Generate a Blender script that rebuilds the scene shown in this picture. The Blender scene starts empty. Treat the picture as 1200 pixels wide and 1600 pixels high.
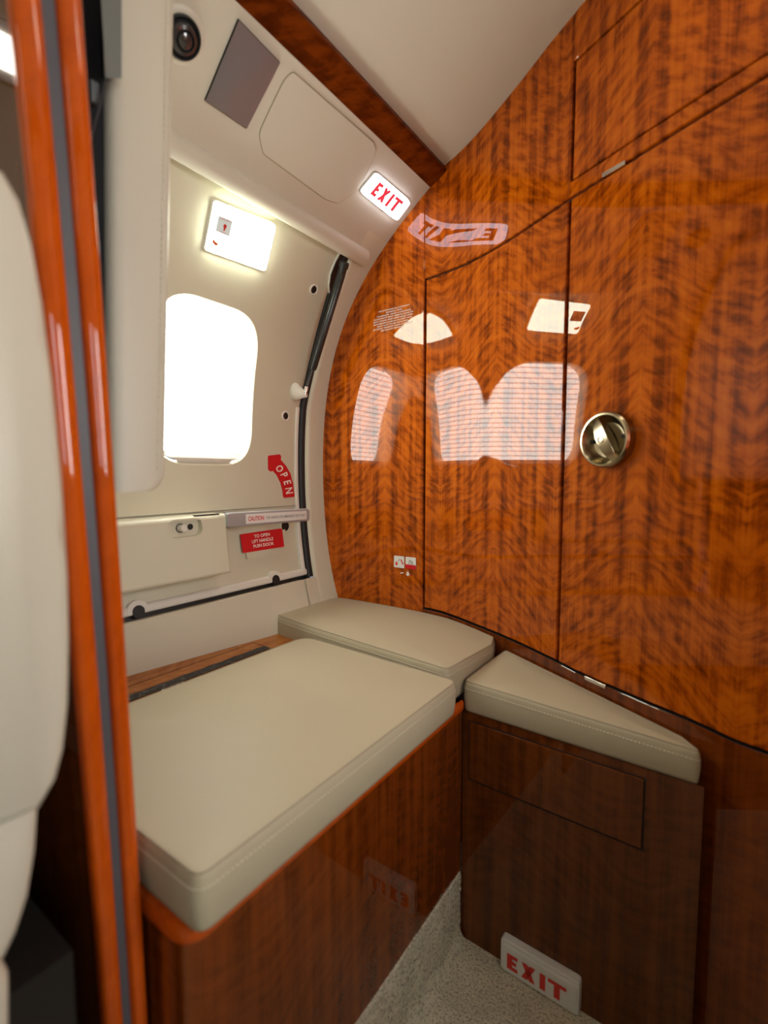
import bpy, bmesh, math, random
import numpy as np
from mathutils import Vector, Matrix
random.seed(7)
scn = bpy.context.scene
COL = scn.collection

# ------------------------------------------------------------------ camera model
F = 765.0; YAW = math.radians(35.15); PIT = math.radians(4.34); H = 0.66
D = np.array([-math.sin(YAW)*math.cos(PIT), math.cos(YAW)*math.cos(PIT), -math.sin(PIT)])
R = np.array([math.cos(YAW), math.sin(YAW), 0.0])
U = np.cross(R, D)
CAM = np.array([0.0, 0.0, H])
def ray(x, y): return D + (x-600)/F*R - (y-800)/F*U
def onX(x, y, X): v = ray(x, y); return CAM + v*X/v[0]
def onY(x, y, Y): v = ray(x, y); return CAM + v*Y/v[1]
def onZ(x, y, Z): v = ray(x, y); return CAM + v*(Z-H)/v[2]

# ------------------------------------------------------------------ plan of the curved bulkhead:  Y = by(X)
KN = np.array([-.80,-.66,-.60,-.55,-.51,-.48,-.45,-.42,-.39,-.36,-.33,-.30,-.27,-.22,-.14,-.06,.06,.60])
SL = np.array([.21,.175,.14,.11,.08,.05,.0,-.08,-.18,-.285,-.36,-.40,-.42,-.425,-.45,-.50,-.53,-.53])
BXS = np.linspace(-.80, .60, 5601)
_s = np.interp(BXS, KN, SL)
BYS = np.concatenate([[0], np.cumsum((_s[1:]+_s[:-1])/2*np.diff(BXS))])
BYS = BYS - np.interp(-.182, BXS, BYS) + .689
_arc = np.concatenate([[0], np.cumsum(np.hypot(np.diff(BXS), np.diff(BYS)))])
def by(X): return float(np.interp(X, BXS, BYS))
def bs(X): return float(np.interp(X, BXS, _arc))
def bn(X):
    s = float(np.interp(X, KN, SL)); l = math.hypot(s, 1); return np.array([s/l, -1/l, 0])
def B(X, z, off=0.0): return np.array([X, by(X), z]) + bn(X)*off
def onB(x, y):
    v = ray(x, y); f = BXS*v[1]-BYS*v[0]
    i = max(1, int(np.argmax(f > 0))); a = f[i-1]/(f[i-1]-f[i])
    X = BXS[i-1]+a*(BXS[i]-BXS[i-1]); t = by(X)/v[1]
    return X, H+t*v[2]

# ------------------------------------------------------------------ cross section of the fuselage side:  X = wx(z)
OUT = [(670,295),(630,345),(590,402),(555,465),(530,530),(515,590),(508,640),(505,700),(505,750),(507,800),(512,850),(520,900),(530,940)]
_p = [onB(*q) for q in OUT]
_z = np.array([q[1] for q in _p]); _x = np.array([q[0] for q in _p])
_c = np.polyfit(_z-.66, _x, 5)
ZLO = .40
def wx(z):
    if z >= ZLO: return float(np.polyval(_c, z-.66))
    x0 = float(np.polyval(_c, ZLO-.66)); sl = (float(np.polyval(_c, ZLO+.01-.66))-x0)/.01
    d = z-ZLO
    return x0 + sl*d*.15
def wn(z):
    s = (wx(z+.002)-wx(z-.002))/.004; l = math.hypot(1, s); return np.array([1/l, 0, -s/l])
def W(Y, z, off=0.0):
    n = wn(z); return np.array([wx(z)+n[0]*off, Y, z+n[2]*off])
def onW(x, y, off=0.0):
    v = ray(x, y); t0, t1 = .3, 2.5
    def f(t):
        p = CAM+v*t; z = min(max(p[2], .05), 1.25); return p[0]-wx(z)-off
    ts = np.linspace(t0, t1, 120); pv = f(ts[0]); k = ts[0]
    for t in ts[1:]:
        c = f(t)
        if c < 0:
            lo, hi = k, t
            for _ in range(30):
                m = (lo+hi)/2
                if f(m) < 0: hi = m
                else: lo = m
            p = CAM+v*lo; return p[1], p[2]
        k = t
    p = CAM+v*1.0; return p[1], p[2]
WXC = -.097                       # cabin centre line, for the far (right-hand) side

# ------------------------------------------------------------------ materials
def new_mat(name):
    m = bpy.data.materials.new(name); m.use_nodes = True
    nt = m.node_tree; b = nt.nodes['Principled BSDF']; return m, nt, b
def N(nt, t, **k):
    n = nt.nodes.new(t)
    for a, v in k.items(): setattr(n, a, v)
    return n
def simple(name, col, rough=.5, metal=0.0, coat=0.0, bump=0.0, bscale=300, spec=.5, vary=0.0):
    m, nt, b = new_mat(name)
    b.inputs['Base Color'].default_value = (*col, 1); b.inputs['Roughness'].default_value = rough
    b.inputs['Metallic'].default_value = metal; b.inputs['Coat Weight'].default_value = coat
    b.inputs['Coat Roughness'].default_value = .03; b.inputs['Specular IOR Level'].default_value = spec
    tc = N(nt, 'ShaderNodeTexCoord')
    if bump:
        no = N(nt, 'ShaderNodeTexNoise'); no.inputs['Scale'].default_value = bscale; no.inputs['Detail'].default_value = 3
        nt.links.new(tc.outputs['Object'], no.inputs['Vector'])
        bp = N(nt, 'ShaderNodeBump'); bp.inputs['Strength'].default_value = bump; bp.inputs['Distance'].default_value = .001
        nt.links.new(no.outputs['Fac'], bp.inputs['Height']); nt.links.new(bp.outputs['Normal'], b.inputs['Normal'])
    if vary:
        no = N(nt, 'ShaderNodeTexNoise'); no.inputs['Scale'].default_value = 9; no.inputs['Detail'].default_value = 4
        nt.links.new(tc.outputs['Object'], no.inputs['Vector'])
        mx = N(nt, 'ShaderNodeMix', data_type='RGBA')
        mx.inputs[6].default_value = (*[c*(1-vary) for c in col], 1); mx.inputs[7].default_value = (*[min(1, c*(1+vary)) for c in col], 1)
        nt.links.new(no.outputs['Fac'], mx.inputs[0]); nt.links.new(mx.outputs[2], b.inputs['Base Color'])
    return m
def math_n(nt, op, a, b=None, c=None):
    n = N(nt, 'ShaderNodeMath', operation=op)
    for i, v in enumerate((a, b, c)):
        if v is None: continue
        if isinstance(v, (int, float)): n.inputs[i].default_value = v
        else: nt.links.new(v, n.inputs[i])
    return n.outputs[0]
def wood(name, leaf=.118, ang=37, cols=None, contrast=1.0, figure=1.0, coat=.7, phase=0.0):
    """glossy book-matched figured veneer; UV is in metres"""
    m, nt, b = new_mat(name)
    uv = N(nt, 'ShaderNodeUVMap'); sp = N(nt, 'ShaderNodeSeparateXYZ'); nt.links.new(uv.outputs[0], sp.inputs[0])
    u, v = sp.outputs[0], sp.outputs[1]
    uo = math_n(nt, 'ADD', u, 10+phase)
    up = math_n(nt, 'PINGPONG', uo, leaf)                       # mirrored leaves
    # low frequency wobble
    cw = N(nt, 'ShaderNodeCombineXYZ'); nt.links.new(up, cw.inputs[0]); nt.links.new(v, cw.inputs[1])
    nw = N(nt, 'ShaderNodeTexNoise'); nw.inputs['Scale'].default_value = 9; nw.inputs['Detail'].default_value = 1
    nt.links.new(cw.outputs[0], nw.inputs['Vector'])
    wob = math_n(nt, 'MULTIPLY', math_n(nt, 'SUBTRACT', nw.outputs['Fac'], .5), .05)
    a = math.radians(ang)
    v2 = math_n(nt, 'ADD', v, wob)
    acr = math_n(nt, 'SUBTRACT', math_n(nt, 'MULTIPLY', v2, math.cos(a)), math_n(nt, 'MULTIPLY', up, math.sin(a)))
    alo = math_n(nt, 'ADD', math_n(nt, 'MULTIPLY', v2, math.sin(a)), math_n(nt, 'MULTIPLY', up, math.cos(a)))
    cf = N(nt, 'ShaderNodeCombineXYZ')
    nt.links.new(math_n(nt, 'MULTIPLY', acr, 98), cf.inputs[0]); nt.links.new(math_n(nt, 'MULTIPLY', alo, 32), cf.inputs[1])
    fig = N(nt, 'ShaderNodeTexNoise'); fig.inputs['Scale'].default_value = 1; fig.inputs['Detail'].default_value = 3; fig.inputs['Roughness'].default_value = .55
    nt.links.new(cf.outputs[0], fig.inputs['Vector'])
    # vertical ribbon stripe
    cr = N(nt, 'ShaderNodeCombineXYZ')
    nt.links.new(math_n(nt, 'MULTIPLY', up, 75), cr.inputs[0]); nt.links.new(math_n(nt, 'MULTIPLY', v, 2.2), cr.inputs[1])
    rib = N(nt, 'ShaderNodeTexNoise'); rib.inputs['Scale'].default_value = 1; rib.inputs['Detail'].default_value = 3
    nt.links.new(cr.outputs[0], rib.inputs['Vector'])
    cg = N(nt, 'ShaderNodeCombineXYZ')
    nt.links.new(math_n(nt, 'MULTIPLY', up, 620), cg.inputs[0]); nt.links.new(math_n(nt, 'MULTIPLY', v, 14), cg.inputs[1])
    gr = N(nt, 'ShaderNodeTexNoise'); gr.inputs['Scale'].default_value = 1; gr.inputs['Detail'].default_value = 2
    nt.links.new(cg.outputs[0], gr.inputs['Vector'])
    # bigger blotches that switch the figure on and off
    nb = N(nt, 'ShaderNodeTexNoise'); nb.inputs['Scale'].default_value = 6; nb.inputs['Detail'].default_value = 2
    nt.links.new(cw.outputs[0], nb.inputs['Vector'])
    k = math_n(nt, 'MULTIPLY', math_n(nt, 'SUBTRACT', fig.outputs['Fac'], .5), math_n(nt, 'MULTIPLY', math_n(nt, 'ADD', nb.outputs['Fac'], .45), 1.15*figure))
    k = math_n(nt, 'ADD', k, math_n(nt, 'MULTIPLY', math_n(nt, 'SUBTRACT', rib.outputs['Fac'], .5), 1.0*contrast))
    k = math_n(nt, 'ADD', k, math_n(nt, 'MULTIPLY', math_n(nt, 'SUBTRACT', gr.outputs['Fac'], .5), .28*contrast))
    k = math_n(nt, 'ADD', k, .5)
    rp = N(nt, 'ShaderNodeValToRGB'); e = rp.color_ramp.elements
    cols = cols or [(.12,.021,.0015),(.32,.057,.0025),(.50,.101,.0035),(.62,.148,.006)]
    for i, (pos, c) in enumerate(zip((.18,.42,.58,.85), cols)):
        el = e[i] if i < 2 else e.new(pos)
        el.position = pos; el.color = (*c, 1)
    nt.links.new(k, rp.inputs[0]); nt.links.new(rp.outputs[0], b.inputs['Base Color'])
    b.inputs['Roughness'].default_value = .5; b.inputs['Specular IOR Level'].default_value = .0
    b.inputs['Coat Weight'].default_value = coat; b.inputs['Coat Roughness'].default_value = .012; b.inputs['Coat IOR'].default_value = 1.5
    return m
def emis(name, col, strength, base=(.8,.8,.8)):
    m, nt, b = new_mat(name)
    b.inputs['Base Color'].default_value = (*base, 1); b.inputs['Roughness'].default_value = .4
    b.inputs['Emission Color'].default_value = (*col, 1); b.inputs['Emission Strength'].default_value = strength
    return m
def shade_mat(name, col, strength):
    """back-lit pleated shade: the doubled cloth at each fold lets less daylight through"""
    m, nt, b = new_mat(name)
    b.inputs['Base Color'].default_value = (.85,.82,.78,1); b.inputs['Roughness'].default_value = .8
    uv = N(nt, 'ShaderNodeUVMap'); sp = N(nt, 'ShaderNodeSeparateXYZ'); nt.links.new(uv.outputs[0], sp.inputs[0])
    t = math_n(nt, 'PINGPONG', sp.outputs[1], .0055)
    t = math_n(nt, 'MULTIPLY', t, 1/.0055)
    rp = N(nt, 'ShaderNodeValToRGB'); e = rp.color_ramp.elements
    e[0].position = 0; e[0].color = (.40,.40,.40,1); e[1].position = .40; e[1].color = (1,1,1,1)
    nt.links.new(t, rp.inputs[0])
    b.inputs['Emission Color'].default_value = (*col, 1)
    nt.links.new(math_n(nt, 'MULTIPLY', rp.outputs[0], strength), b.inputs['Emission Strength'])
    return m

MAT = {}
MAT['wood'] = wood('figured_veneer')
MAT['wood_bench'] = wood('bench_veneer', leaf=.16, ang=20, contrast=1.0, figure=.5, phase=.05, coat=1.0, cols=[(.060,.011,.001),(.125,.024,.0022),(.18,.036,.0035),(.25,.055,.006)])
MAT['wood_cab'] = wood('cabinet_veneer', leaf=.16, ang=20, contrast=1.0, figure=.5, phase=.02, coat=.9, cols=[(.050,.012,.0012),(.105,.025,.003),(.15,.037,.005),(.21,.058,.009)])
MAT['wood_trim'] = wood('trim_veneer', leaf=.5, ang=60, contrast=.45, figure=.3, coat=.9, cols=[(.30,.036,.002),(.46,.066,.003),(.58,.088,.004),(.66,.12,.006)])
MAT['wood_strip'] = wood('overhead_strip_veneer', leaf=.5, ang=70, contrast=.5, figure=1.0, cols=[(.04,.007,.001),(.085,.014,.0015),(.14,.025,.002),(.20,.04,.004)], coat=.5)
MAT['wood_ledge'] = wood('ledge_veneer', leaf=.12, ang=50, contrast=.6, figure=.5, cols=[(.22,.065,.012),(.36,.12,.022),(.46,.17,.035),(.55,.23,.05)])
MAT['dark_gap'] = simple('dark_gap', (.012,.005,.003), .8)
MAT['cream_wall'] = simple('cream_wall', (.63,.60,.465), .45, bump=.12, bscale=700)
MAT['cream_head'] = simple('cream_headliner', (.62,.585,.475), .75, bump=.2, bscale=900)
MAT['cream_panel'] = simple('cream_panel', (.63,.60,.49), .42, bump=.1, bscale=800)
MAT['cream_frame'] = simple('cream_frame', (.68,.645,.51), .4)
MAT['rim'] = simple('pale_rim', (.74,.71,.64), .5)
MAT['leather'] = simple('cream_leather', (.47,.41,.285), .5, spec=.3, bump=.22, bscale=650, vary=.03)
MAT['leather_pale'] = simple('pale_leather', (.62,.57,.46), .45, bump=.18, bscale=650)
MAT['thread'] = simple('cream_thread', (.66,.60,.46), .7)
MAT['seam'] = simple('seam_leather', (.36,.30,.21), .6)
MAT['black_rubber'] = simple('black_rubber', (.010,.010,.011), .5)
MAT['black_metal'] = simple('black_satin_metal', (.018,.02,.02), .28, spec=.6)
MAT['gap_dark'] = simple('black_gap_fill', (.008,.008,.010), .95)
MAT['grey_strip'] = simple('grey_rubber_strip', (.085,.083,.095), .5)
MAT['grey_metal'] = simple('grey_satin_metal', (.42,.42,.43), .38, metal=.3)
MAT['steel'] = simple('bright_steel', (.75,.73,.68), .18, metal=1.0)
MAT['brass'] = simple('antique_brass', (.42,.355,.235), .22, metal=1.0)
MAT['chrome'] = simple('dark_chrome', (.10,.10,.105), .15, metal=.7)
MAT['smoke'] = simple('smoked_metallic_lens', (.24,.22,.225), .33, metal=.35, coat=.25)
MAT['white_print'] = simple('white_print', (.85,.80,.72), .6)
MAT['white'] = simple('white_plastic', (.8,.79,.75), .35)
MAT['red'] = simple('red_placard', (.62,.008,.014), .45)
MAT['red_print'] = simple('red_print', (.72,.04,.025), .5)
MAT['grey_print'] = simple('grey_print', (.25,.25,.25), .6)
MAT['grey_label'] = emis('glowing_grey_label', (.80,.88,.82), .42, base=(.35,.37,.35))  # label glows by itself, standing in for lens light passing through it
MAT['orange_print'] = simple('orange_print', (.8,.16,.06), .5)
MAT['carpet'] = None
MAT['stone'] = None
MAT['seat_dark'] = simple('dark_plastic_and_shade', (.008,.007,.006), .5)
def carpet_mat():
    m, nt, b = new_mat('beige_carpet')
    tc = N(nt, 'ShaderNodeTexCoord')
    n1 = N(nt, 'ShaderNodeTexNoise'); n1.inputs['Scale'].default_value = 330; n1.inputs['Detail'].default_value = 4; n1.inputs['Roughness'].default_value = .7
    vo = N(nt, 'ShaderNodeTexVoronoi'); vo.inputs['Scale'].default_value = 420
    n2 = N(nt, 'ShaderNodeTexNoise'); n2.inputs['Scale'].default_value = 26; n2.inputs['Detail'].default_value = 3
    for n in (n1, vo, n2): nt.links.new(tc.outputs['Object'], n.inputs['Vector'])
    rp = N(nt, 'ShaderNodeValToRGB'); e = rp.color_ramp.elements
    e[0].position = .32; e[0].color = (.25,.21,.14,1); e[1].position = .50; e[1].color = (.98,.90,.69,1)
    nt.links.new(n1.outputs['Fac'], rp.inputs[0])
    mx = N(nt, 'ShaderNodeMix', data_type='RGBA', blend_type='MULTIPLY'); mx.inputs[0].default_value = .5
    r2 = N(nt, 'ShaderNodeValToRGB'); r2.color_ramp.elements[0].color = (.6,.6,.6,1); r2.color_ramp.elements[0].position = .3; r2.color_ramp.elements[1].position = .7
    nt.links.new(n2.outputs['Fac'], r2.inputs[0]); nt.links.new(rp.outputs[0], mx.inputs[6]); nt.links.new(r2.outputs[0], mx.inputs[7])
    nt.links.new(mx.outputs[2], b.inputs['Base Color']); b.inputs['Roughness'].default_value = 1; b.inputs['Specular IOR Level'].default_value = .1
    bp = N(nt, 'ShaderNodeBump'); bp.inputs['Strength'].default_value = .9; bp.inputs['Distance'].default_value = .004
    nt.links.new(math_n(nt, 'SUBTRACT', n1.outputs['Fac'], math_n(nt, 'MULTIPLY', vo.outputs['Distance'], .5)), bp.inputs['Height'])
    nt.links.new(bp.outputs['Normal'], b.inputs['Normal'])
    return m
MAT['carpet'] = carpet_mat()
def stone_mat():
    m, nt, b = new_mat('speckled_black_stone')
    tc = N(nt, 'ShaderNodeTexCoord'); n = N(nt, 'ShaderNodeTexNoise'); n.inputs['Scale'].default_value = 170; n.inputs['Detail'].default_value = 5; n.inputs['Roughness'].default_value = .75
    nt.links.new(tc.outputs['Object'], n.inputs['Vector'])
    rp = N(nt, 'ShaderNodeValToRGB'); e = rp.color_ramp.elements
    e[0].position = .55; e[0].color = (.008,.008,.008,1); e[1].position = .72; e[1].color = (.35,.34,.3,1)
    nt.links.new(n.outputs['Fac'], rp.inputs[0]); nt.links.new(rp.outputs[0], b.inputs['Base Color']); b.inputs['Roughness'].default_value = .5
    return m
MAT['stone'] = stone_mat()
MAT['shade_day'] = shade_mat('backlit_door_shade', (.97,1.0,.93), 14.5)
MAT['cabin_day'] = shade_mat('backlit_cabin_window', (.82,.92,1.0), 8.0)
MAT['side_day'] = shade_mat('backlit_side_window', (.98,.97,.96), 18.0)
MAT['em_light'] = emis('lit_emergency_lens', (.93,1.0,.80), 25.0)
MAT['exit_lit'] = emis('lit_exit_lens', (.90,.88,1.0), 8.0)
MAT['exit_red'] = emis('lit_exit_red', (1.0,.07,.10), .60, base=(.6,.02,.03))
MAT['read_lamp'] = emis('reading_lamp', (1.0,.94,.84), 9.0)
MAT['lamp_warm'] = emis('warm_lamp', (1.0,.86,.66), 7.0)

# ------------------------------------------------------------------ mesh collecting
ORG = {}
class MB:
    def __init__(s): s.v = []; s.f = []; s.uv = {}; s.flat = set()
    def vert(s, p, uv=None):
        s.v.append(tuple(float(c) for c in p))
        if uv is not None: s.uv[len(s.v)-1] = (float(uv[0]), float(uv[1]))
        return len(s.v)-1
    def face(s, *idx): s.f.append(tuple(idx))
    def grid(s, rows, uvs=None, flip=False, closed=False):
        """rows: list of lists of points"""
        idx = [[s.vert(p, None if uvs is None else uvs[i][j]) for j, p in enumerate(r)] for i, r in enumerate(rows)]
        n = len(idx[0])
        for i in range(len(idx)-1):
            for j in range(n if closed else n-1):
                k = (j+1) % n
                q = (idx[i][j], idx[i][k], idx[i+1][k], idx[i+1][j])
                s.f.append(q[::-1] if flip else q)
        return idx
    def box(s, lo, hi):
        (x0,y0,z0),(x1,y1,z1) = lo, hi
        P = [(x0,y0,z0),(x1,y0,z0),(x1,y1,z0),(x0,y1,z0),(x0,y0,z1),(x1,y0,z1),(x1,y1,z1),(x0,y1,z1)]
        i = [s.vert(p) for p in P]
        for q in ((0,3,2,1),(4,5,6,7),(0,1,5,4),(1,2,6,5),(2,3,7,6),(3,0,4,7)): s.f.append(tuple(i[k] for k in q))
    def tube(s, pts, r, n=10, caps=True, closed=False):
        pts = [np.array(p, float) for p in pts]; rr = r if isinstance(r, (list, tuple)) else [r]*len(pts)
        rows = []; up0 = None
        for i, p in enumerate(pts):
            a = pts[i-1] if (i > 0 or closed) else pts[i]; b = pts[(i+1) % len(pts)] if (i < len(pts)-1 or closed) else pts[i]
            t = b-a; t = t/(np.linalg.norm(t)+1e-12)
            if up0 is None: up0 = np.array([0,0,1.0]) if abs(t[2]) < .9 else np.array([1.0,0,0])
            x = np.cross(t, up0); x /= np.linalg.norm(x)+1e-12; y = np.cross(x, t); up0 = y
            rows.append([p+rr[i]*(math.cos(2*math.pi*k/n)*x+math.sin(2*math.pi*k/n)*y) for k in range(n)])
        if closed: rows.append(rows[0])
        idx = s.grid(rows, closed=True)
        if caps and not closed:
            s.f.append(tuple(idx[0])); s.f.append(tuple(idx[-1][::-1]))
    def lathe(s, c, axis, prof, n=32):
        """prof: (radius, height along axis)"""
        c = np.array(c, float); a = np.array(axis, float); a /= np.linalg.norm(a)
        h = np.array([0,0,1.0]) if abs(a[2]) < .9 else np.array([1.0,0,0])
        x = np.cross(h, a); x /= np.linalg.norm(x); y = np.cross(a, x)
        rows = [[c+a*hh+max(r,1e-5)*(math.cos(2*math.pi*k/n)*x+math.sin(2*math.pi*k/n)*y) for k in range(n)] for r, hh in prof]
        s.grid(rows, closed=True)
    def build(s, name, mat, parent=None, smooth=True, origin=None, angle=35):
        me = bpy.data.meshes.new(name)
        o = bpy.data.objects.new(name, me); COL.objects.link(o)
        if parent is not None:
            org = ORG[parent.name]; o.parent = parent
        else:
            v = np.array(s.v)
            org = np.array(origin) if origin is not None else np.array([(v[:,0].min()+v[:,0].max())/2, (v[:,1].min()+v[:,1].max())/2, v[:,2].min()])
            o.location = tuple(org)
        ORG[o.name] = org
        me.from_pydata([tuple(np.array(p)-org) for p in s.v], [], s.f)
        me.materials.append(mat)
        lay = me.uv_layers.new(name='UVMap')
        for p in me.polygons:
            n = p.normal; ax = max(range(3), key=lambda k: abs(n[k]))
            for li in p.loop_indices:
                vi = me.loops[li].vertex_index
                if vi in s.uv: lay.data[li].uv = s.uv[vi]
                else:
                    q = s.v[vi]
                    lay.data[li].uv = (q[1], q[2]) if ax == 0 else ((q[0], q[2]) if ax == 1 else (q[0], q[1]))
        if smooth:
            me.polygons.foreach_set('use_smooth', [True]*len(me.polygons))
            try: me.set_sharp_from_angle(angle=math.radians(angle))
            except Exception: pass
        me.update(); return o
def thing(name, label, cat, loc, group=None, parent=None):
    o = bpy.data.objects.new(name, None); COL.objects.link(o); o.location = tuple(float(c) for c in loc)
    o.empty_display_size = .02
    ORG[o.name] = np.array(loc, float)
    if label: o['label'] = label
    if cat: o['category'] = cat
    if group: o['group'] = group
    return o
def tag(o, label, cat, group=None):
    o['label'] = label; o['category'] = cat
    if group: o['group'] = group
    return o
def struct(o, label=None, cat=None):
    o['kind'] = 'structure'
    if label: o['label'] = label
    if cat: o['category'] = cat
    return o

# ------------------------------------------------------------------ 2-D outlines
def round_poly(pts, r, n=6):
    """round the corners of a polygon (any winding)"""
    out = []; m = len(pts); rs = r if isinstance(r, (list, tuple)) else [r]*m
    for i in range(m):
        p = np.array(pts[i], float); a = np.array(pts[i-1], float)-p; b = np.array(pts[(i+1) % m], float)-p
        la, lb = np.linalg.norm(a), np.linalg.norm(b); a /= la; b /= lb
        th = math.acos(max(-1, min(1, float(a@b)))); rr = rs[i]
        d = min(rr/math.tan(th/2), .48*la, .48*lb) if rr > 0 else 0
        if d <= 1e-9: out.append(p); continue
        p0, p1 = p+a*d, p+b*d
        for k in range(n+1):
            t = k/n; out.append((1-t)**2*p0+2*t*(1-t)*p+t*t*p1)
    return [np.array(q) for q in out]
def area2(P): return sum(P[i-1][0]*P[i][1]-P[i][0]*P[i-1][1] for i in range(len(P)))/2
def inset(P, d):
    """move a polygon's outline inwards by d"""
    s = 1 if area2(P) > 0 else -1; out = []; m = len(P)
    for i in range(m):
        a = P[i]-P[i-1]; b = P[(i+1) % m]-P[i]
        a = a/(np.linalg.norm(a)+1e-12); b = b/(np.linalg.norm(b)+1e-12)
        na = np.array([-a[1], a[0]])*s; nb = np.array([-b[1], b[0]])*s
        k = na+nb; l = max(.35, float(k@k)/2); out.append(P[i]+k/(2*l)*d if l > 0 else P[i])
    return out
def resample(P, step):
    out = []; m = len(P)
    for i in range(m):
        a, b = np.array(P[i], float), np.array(P[(i+1) % m], float); n = max(1, int(np.linalg.norm(b-a)/step))
        for k in range(n): out.append(a+(b-a)*k/n)
    return out
def cap(mb, idx, flip=False):
    """close a loop of vertex ids with triangles"""
    bm = bmesh.new(); vs = [bm.verts.new(mb.v[i]) for i in idx]
    f = bm.faces.new(vs); bm.faces.ensure_lookup_table()
    r = bmesh.ops.triangulate(bm, faces=[f], ngon_method='BEAUTY')
    bm.verts.index_update(); vm = {v: idx[k] for k, v in enumerate(vs)}
    for t in bm.faces:
        q = tuple(vm[v] for v in t.verts); mb.f.append(q[::-1] if flip else q)
    bm.free()
def cap_fine(mb, P, fmap, off, ring, cuts=3):
    """close a plate with a subdivided face so that it follows a curved surface"""
    bm = bmesh.new(); vs = [bm.verts.new((q[0], q[1], 0)) for q in P]
    f = bm.faces.new(vs)
    bmesh.ops.triangulate(bm, faces=[f], ngon_method='BEAUTY')
    inner = [e for e in bm.edges if not e.is_boundary]
    if inner: bmesh.ops.subdivide_edges(bm, edges=inner, cuts=cuts)
    bmesh.ops.triangulate(bm, faces=bm.faces[:])
    known = {v: ring[k] for k, v in enumerate(vs)}; ids = {}
    for v in bm.verts: ids[v] = known[v] if v in known else mb.vert(fmap(v.co.x, v.co.y, off))
    for t in bm.faces: mb.f.append(tuple(ids[v] for v in t.verts))
    bm.free()
def slab(mb, fmap, P, z0, z1, bev=0.0, uvf=None, fine=None):
    """plate with outline P (2-D), from offset z0 to z1 along the surface normal; fmap(u,v,off)"""
    if area2(P) < 0: P = P[::-1]
    ext = max(np.ptp([q[0] for q in P]), np.ptp([q[1] for q in P]))
    P = resample(P, ext/8)
    rings = [(P, z0), (P, z1-bev)]
    if bev > 0:
        rings += [(inset(P, bev*.3), z1-bev*.3), (inset(P, bev), z1)]
    rows = [[fmap(q[0], q[1], o) for q in Q] for Q, o in rings]
    uvs = None if uvf is None else [[uvf(q[0], q[1]) for q in Q] for Q, o in rings]
    idx = mb.grid(rows, uvs, closed=True)
    cap_fine(mb, rings[-1][0], fmap, rings[-1][1], idx[-1])
    return idx
def rrect(u0, u1, v0, v1, r, n=6): return round_poly([(u0,v0),(u1,v0),(u1,v1),(u0,v1)], r, n)
def bil(c, u, v):
    """bilinear in a quad given as top-left, top-right, bottom-right, bottom-left; v runs up"""
    tl, tr, br, bl = [np.array(q, float) for q in c]
    return (bl*(1-u)+br*u)*(1-v)+(tl*(1-u)+tr*u)*v
def on_wall(px, off=.0):
    Y, z = onW(px[0], px[1], off); return W(Y, z, off)
def text2d(s, bold=0.0, spacing=1.0):
    cu = bpy.data.curves.new('t', 'FONT'); cu.body = s; cu.size = 1; cu.offset = bold; cu.space_character = spacing; cu.resolution_u = 3
    cu.align_x = 'CENTER'
    ob = bpy.data.objects.new('t', cu); COL.objects.link(ob); bpy.context.view_layer.update()
    dg = bpy.context.evaluated_depsgraph_get(); me = bpy.data.meshes.new_from_object(ob.evaluated_get(dg))
    V = np.array([v.co[:2] for v in me.vertices]); Fc = [tuple(p.vertices) for p in me.polygons]
    bpy.data.objects.remove(ob); bpy.data.curves.remove(cu); bpy.data.meshes.remove(me)
    return V, Fc
def put_text(mb, s, fmap, u0, u1, v0, v1, bold=0.0, fit=True, spacing=1.0, flip=False):
    """text fitted in box u0..u1, v0..v1 (v up) of fmap(u,v)"""
    V, Fc = text2d(s, bold, spacing)
    lo, hi = V.min(0), V.max(0); sc = (hi-lo)
    b = len(mb.v)
    for q in V:
        t = (q-lo)/sc; mb.vert(fmap(u0+(u1-u0)*t[0], v0+(v1-v0)*t[1]))
    for f in Fc: mb.f.append(tuple(b+i for i in f))

# ================================================================== THE SHELL
ZT = 1.166                                             # where the side panel meets the wood strip
Y_BACK, Y_PART = -2.4, .168
CEIL = [(-.419,1.181),(-.371,1.195),(-.316,1.212),(-.268,1.226),(-.226,1.240),(-.18,1.252),(-.14,1.258),(WXC,1.260)]
CEIL = CEIL+[(2*WXC-x, z) for x, z in CEIL[-2::-1]]
def ysteps(a, b, d=.05):
    n = max(2, int(abs(b-a)/d)); return [a+(b-a)*k/n for k in range(n+1)]

# floor
mb = MB()
gx = np.arange(-.75, .601, .0125); gy = np.arange(Y_BACK, .9, .03)
mb.grid([[(x, y, 0) for x in gx] for y in gy])
struct(mb.build('floor', MAT['carpet'], origin=(0,0,0)), 'beige cut pile carpet floor', 'floor')

# ceiling (follows the fuselage curve)
mb = MB()
ys = ysteps(Y_BACK, .84, .08)
mb.grid([[(x, y, z) for x, z in CEIL] for y in ys], flip=True)
mb.grid([[(x, y, z+.02) for x, z in CEIL] for y in ys])
struct(mb.build('ceiling', MAT['cream_head'], origin=(0,0,1.2)), 'plain cream curved headliner ceiling', 'ceiling')

# left wall: frame beside the bulkhead, and the cabin side behind the partition
def sbump(z): return .015*math.sin(math.pi*(z-.79)/.29) if .79 < z < 1.08 else 0.0
YS = .700                                              # edge of the door opening
mb = MB()
zs = np.linspace(.0, 1.085, 50)
def frame_row(z, dy=0):
    e = YS + dy + sbump(z)
    return [W(e, z, -.006), W(e+.0015, z, -.003), W(e+.005, z, -.0006), W(e+.010, z, 0), W(.76, z, 0), W(.78, z, 0), W(.83, z, 0)]
mb.grid([frame_row(z) for z in zs], flip=True)
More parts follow.
